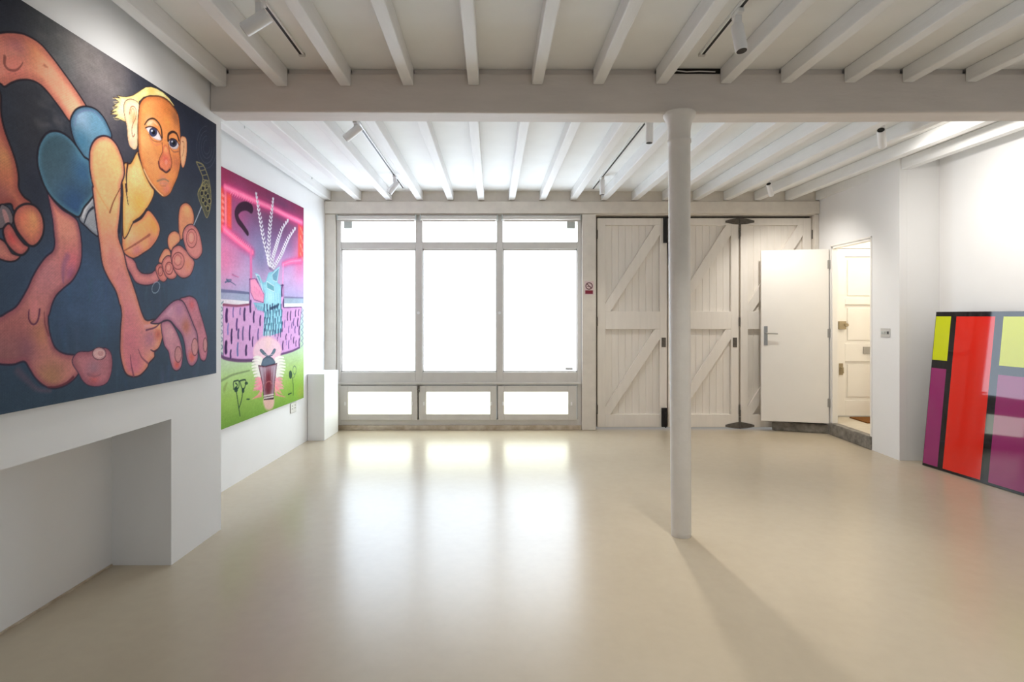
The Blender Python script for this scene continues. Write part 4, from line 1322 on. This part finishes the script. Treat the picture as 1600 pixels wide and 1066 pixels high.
# carpet
carpet = cI((96, 682), (250, 694), (388, 678), (388, 400), (470, 400), (560, 640), (740, 600), (735, 470), (770, 466), (772, 716), (968, 710), (950, 900), (952, 1066)) \
    + cJ((948, 92), (860, 132), (722, 174), (600, 200), (440, 238), (220, 232), (98, 205))
p.shape(carpet, (214, 164, 212), (204, 150, 204), .03, line=(96, 64, 108), lw=.012, smooth=False)
p.glow((355, 510), .16, (226, 168, 210), .4, .2)
p.stroke(cI((98, 684), (250, 696), (388, 682)), (150, 84, 110), .022, .018, .9)
p.stroke(cJ((60, 150), (98, 205), (220, 234), (330, 240), (440, 236)), (104, 70, 110), .026, .03, .9)
p.stroke(cJ((722, 174), (860, 134), (948, 92)), (110, 76, 120), .022, .022, .9)
DV = (66, 44, 92)
for (x, y0, y1, w_, c_) in ((135, 745, 860, .05, (62, 30, 84)), (208, 720, 815, .026, (118, 100, 160)), (285, 725, 790, .024, (104, 90, 144)), (333, 735, 845, .045, DV), (400, 645, 755, .04, DV), (437, 770, 868, .04, DV),
                            (508, 815, 905, .038, DV), (248, 850, 955, .036, (84, 54, 116)), (150, 900, 1005, .03, (130, 124, 190)), (190, 965, 1075, .036, DV), (265, 965, 1050, .036, (70, 60, 108)), (316, 940, 1066, .034, (96, 82, 130)),
                            (392, 925, 1066, .036, (60, 40, 92)), (485, 960, 1070, .032, (100, 80, 140)), (750, 885, 970, .045, DV), (750, 470, 580, .04, DV), (765, 630, 700, .035, DV), (415, 430, 520, .035, (84, 60, 104)),
                            (812, 770, 850, .03, DV), (845, 760, 850, .03, DV), (900, 745, 810, .028, DV), (935, 740, 800, .028, DV), (880, 840, 910, .028, (90, 70, 130)), (925, 840, 915, .038, DV), (825, 925, 990, .026, (110, 90, 150)),
                            (895, 930, 990, .03, (90, 70, 130)), (940, 930, 1010, .034, DV), (795, 1015, 1066, .028, DV), (850, 1020, 1066, .026, (104, 84, 140)), (780, 860, 930, .026, (120, 100, 160)), (860, 880, 940, .026, (104, 84, 140))):
    p.stroke(cI((x + 4, y0), (x - 2, (y0 + y1) / 2), (x, y1)), c_, w_ * .7, w_ * .8, .92)
for (x, y0, y1, w_, c_) in ((128, 40, 140, .055, (50, 26, 70)), (190, -20, 40, .03, DV), (180, 130, 200, .034, DV), (258, 50, 175, .036, (104, 116, 168)), (352, 80, 165, .045, (62, 40, 84)), (425, -20, 75, .028, DV), (760, 30, 110, .034, DV),
                            (825, 20, 100, .028, (90, 70, 130)), (880, -20, 40, .028, DV), (905, 20, 75, .026, DV), (800, 20, 60, .02, (150, 120, 190)), (940, 0, 70, .03, DV), (700, -20, 20, .02, DV)):
    p.stroke(cJ((x + 3, y0), (x - 2, (y0 + y1) / 2), (x, y1)), c_, w_ * .7, w_ * .8, .92)
# vase
p.shape(cI((448, 330), (495, 350), (540, 440), (570, 430), (600, 330), (650, 315), (725, 255), (700, 440), (738, 470), (742, 700), (752, 880), (742, 990), (620, 1030), (540, 1030), (555, 760), (480, 740), (430, 660), (545, 665), (560, 560), (520, 480)),
        (150, 206, 222), (122, 186, 208), .03, [(cI((620, 600))[0], .08, (174, 224, 236)), (cI((480, 700))[0], .06, (156, 196, 222))], smooth=False, soft=.006)
for q, c_ in ((((580, 425), (662, 478), (665, 540), (585, 500)), (108, 166, 182)), (((640, 350), (722, 268), (692, 430), (650, 410)), (112, 160, 184)), (((460, 350), (500, 360), (545, 560), (520, 470)), (118, 170, 190))):
    p.shape(cI(*q), c_, smooth=False, soft=.004, line=(206, 230, 238), lw=.008)
p.shape(cI((398, 402), (452, 392), (500, 470), (552, 572), (546, 662), (440, 628), (402, 545)), (240, 156, 192), (232, 136, 180), .02, smooth=False, line=(128, 76, 130), lw=.008)
for k in range(6):
    x = 445 + k * 18
    p.stroke(cI((x, 480 + k * 16), (x + 12, 570 + k * 8)), (226, 110, 160), .010, .006, .7)
    p.stroke(cI((x + 4, 690 + k * 4), (x + 14, 740 + k * 6)), (84, 130, 160), .012, .008, .7)
for k in range(6):
    x = 575 + k * 27
    p.stroke(cI((x, 560), (x + 4, 660)), (190, 230, 240), .012, .008, .7)
rs = random.Random(9)
for j in range(5):
    for k in range(7):
        x = 556 + k * 30 + (j % 2) * 12 + rs.uniform(-6, 6)
        y = 690 + j * 70 + rs.uniform(-14, 14)
        p.stroke(cI((x, y), (x + rs.uniform(-5, 5), y + rs.uniform(45, 80))), rs.choice([(56, 92, 124), (66, 120, 146), (50, 70, 108)]), .026, .018, .9)
for k in range(4):
    p.stroke(cI((620 + k * 25, 730 - k * 6), (648 + k * 22, 715 - k * 12)), (44, 60, 90), .03, .02, .8)
# braids
for base, pts in (((600, 1066), ((460, 360), (485, 520), (515, 700), (545, 880), (590, 1066), (612, 1190))), ((610, 1066), ((655, 420), (640, 560), (620, 730), (608, 900), (606, 1066), (618, 1200))),
                  ((650, 1066), ((828, 665), (760, 760), (715, 880), (685, 980), (655, 1080), (630, 1210))), ((720, 1066), ((908, 755), (840, 850), (790, 950), (750, 1050), (700, 1140), (650, 1220)))):
    q = spl(cH(*pts), False, 4)
    p.stroke([tuple(v) for v in q[::3]] + [tuple(q[-1])], (104, 88, 116), .012, .04, .45, .5)
    for i in range(1, len(q) - 1):
        w_ = .5 + 1.5 * min(1, i / 7)
        x, y = q[i]
        p.stroke([(x - w_, y - 2.2), (x, y + 1.2)], (232, 228, 234), .022, .013, .95)
        p.stroke([(x + w_, y - 2.2), (x, y + 1.2)], (206, 202, 214), .022, .013, .95)
p.stroke(cH((459, 355), (463, 420)), (190, 180, 196), .005, .012, .8)
# flower skull with open jar
p.shape(cJ((430, 150), (450, 60), (520, -10), (610, -25), (700, 20), (742, 100), (730, 200), (690, 330), (500, 340), (450, 250)), (240, 202, 216), (244, 190, 208), .03, soft=.02)
p.glow(cJ((600, 40))[0], .08, (246, 210, 206), .7)
for k in range(11):
    y = 200 + k * 34
    for sx, x0 in ((-1, 515), (1, 690)):
        xo = x0 + sx * (70 + 18 * math.sin(k * .6))
        c_ = (244, 240, 232) if k < 7 else (238, 156, 170)
        p.stroke(cJ((x0 - sx * 10, y + 30), ((x0 + xo) / 2, y), (xo + sx * 12, y + 8)), c_, .045, .012, .92)
        p.stroke(cJ((x0 - sx * 10, y + 44), ((x0 + xo) / 2, y + 16), (xo, y + 22)), (190, 180, 190), .008, .004, .5)
for k in range(16):
    sx = -1 if k % 2 else 1
    x0 = 520 if sx < 0 else 680
    y = 420 + k * 14
    p.stroke(cJ((x0, y), (x0 + sx * rs.uniform(30, 110), y + rs.uniform(20, 90))), (240, rs.uniform(130, 180), rs.uniform(150, 180)), .022, .006, .75)
p.shape(cJ((548, 668), (660, 664), (650, 760), (600, 790), (560, 760)), (240, 186, 186), soft=.02, alpha=.85)
p.shape(cJ((528, 300), (530, 250), (550, 215), (595, 195), (640, 210), (665, 240), (672, 268), (610, 295)), (98, 116, 134), (76, 94, 114), .02, line=(60, 70, 92), lw=.008)
p.shape(cJ((505, 125), (530, 118), (575, 165), (600, 185), (630, 165), (660, 112), (680, 122), (655, 170), (615, 195), (590, 197), (545, 172)), (104, 124, 140), line=(70, 84, 104), lw=.008)
p.stroke(cJ((500, 185), (600, 175), (690, 165)), (240, 206, 216), .012, .008, .5)
p.shape(cJ((488, 292), (560, 305), (695, 270), (668, 500), (656, 665), (550, 674), (535, 500)), (176, 158, 174), (120, 64, 76), .02, [(cJ((600, 430))[0], .09, (124, 50, 62)), (cJ((600, 560))[0], .08, (104, 40, 50)), (cJ((600, 500))[0], .06, (120, 44, 56))],
        (66, 40, 56), .010, smooth=False)
for x in (520, 560, 640, 668):
    p.stroke(cJ((x, 310), (600 + (x - 600) * .7, 500)), (206, 190, 200), .012, .004, .6)
p.stroke(cJ((565, 540), (575, 490), (610, 470), (640, 500), (640, 560)), (170, 96, 100), .014, .010, .8)
for y in (630, 655):
    p.stroke(cJ((552, y + 6), (600, y - 4), (655, y - 14)), (216, 206, 196), .020, .016, .9)
    p.stroke(cJ((552, y + 16), (600, y + 8), (655, y - 2)), (70, 44, 52), .010, .010, .9)
# meadow
p.glow(cJ((900, 560))[0], .25, (132, 176, 62), .6, .14)
p.glow(cJ((960, 590))[0], .10, (170, 170, 80), .5, .08)
p.stroke(cJ((60, 470), (130, 435), (210, 395), (390, 350)), (120, 140, 96), .022, .014, .7, .6)
p.stroke(cJ((110, 560), (125, 520), (140, 490)), (134, 150, 84), .04, .02, .5, .8)
INK = (36, 58, 52)
for pts in (((240, 560), (255, 660), (270, 760), (285, 855)), ((318, 560), (300, 680), (275, 760)), ((215, 555), (212, 480), (235, 465), (270, 465), (268, 540), (225, 552)), ((280, 465), (345, 455), (340, 530), (318, 560), (300, 530), (282, 470)),
            ((235, 490), (255, 510), (240, 540)), ((868, 430), (875, 520), (874, 625)), ((820, 615), (855, 600))):
    p.stroke(cJ(*pts), INK, .014, .012, .85)
for c_, rx, ry, f in (((240, 560), 3, 4.5, 1), ((318, 570), 2.2, 4.2, 1), ((845, 395), 2.6, 6.5, 1), ((890, 345), 2.6, 6.5, 0), ((355, 490), 2.5, 2.5, 1), ((375, 668), 3, 1.2, 1)):
    q = p.ell(cJ(c_)[0], rx, ry)
    if f:
        p.shape(q, (40, 66, 58), alpha=.85)
    else:
        p.stroke(q + [q[0]], (86, 112, 100), .010, .010, .8)
p.stroke(cJ((895, 400), (880, 430)), (80, 110, 90), .010, .008, .8)
p.grain(.025, 5)
M['art_bright'] = attr_mat('acrylic_bright_canvas', .8, .05)
p.mesh('painting', PX2, .0295, M['art_bright'], M['canvas_white'], 'tall pink and green painting with a blue vase on a spotted purple carpet', 'painting', 1.0)
# ================================================================== light and view
w = bpy.data.worlds.new('overcast_sky')
SC.world = w
w.use_nodes = True
bg = w.node_tree.nodes['Background']
bg.inputs['Color'].default_value = (.88, .94, 1.0, 1)
bg.inputs['Strength'].default_value = 0.50

pl = bpy.data.lights.new('hall_lamp_light', 'POINT')
pl.energy = 15
pl.color = (1, .93, .82)
pl.shadow_soft_size = .09
po = bpy.data.objects.new('hall_lamp_light', pl)
COL.objects.link(po)
po.location = (4.38, 6.4, 2.45)

vs = SC.view_settings
SC.display_settings.display_device = 'sRGB'
vs.view_transform = 'Standard'
vs.look = 'None'
vs.gamma = 1.0
vs.use_curve_mapping = False
vs.exposure = 0.12
SC.cycles.use_denoising = True
SC.cycles.max_bounces = 10
SC.cycles.diffuse_bounces = 6
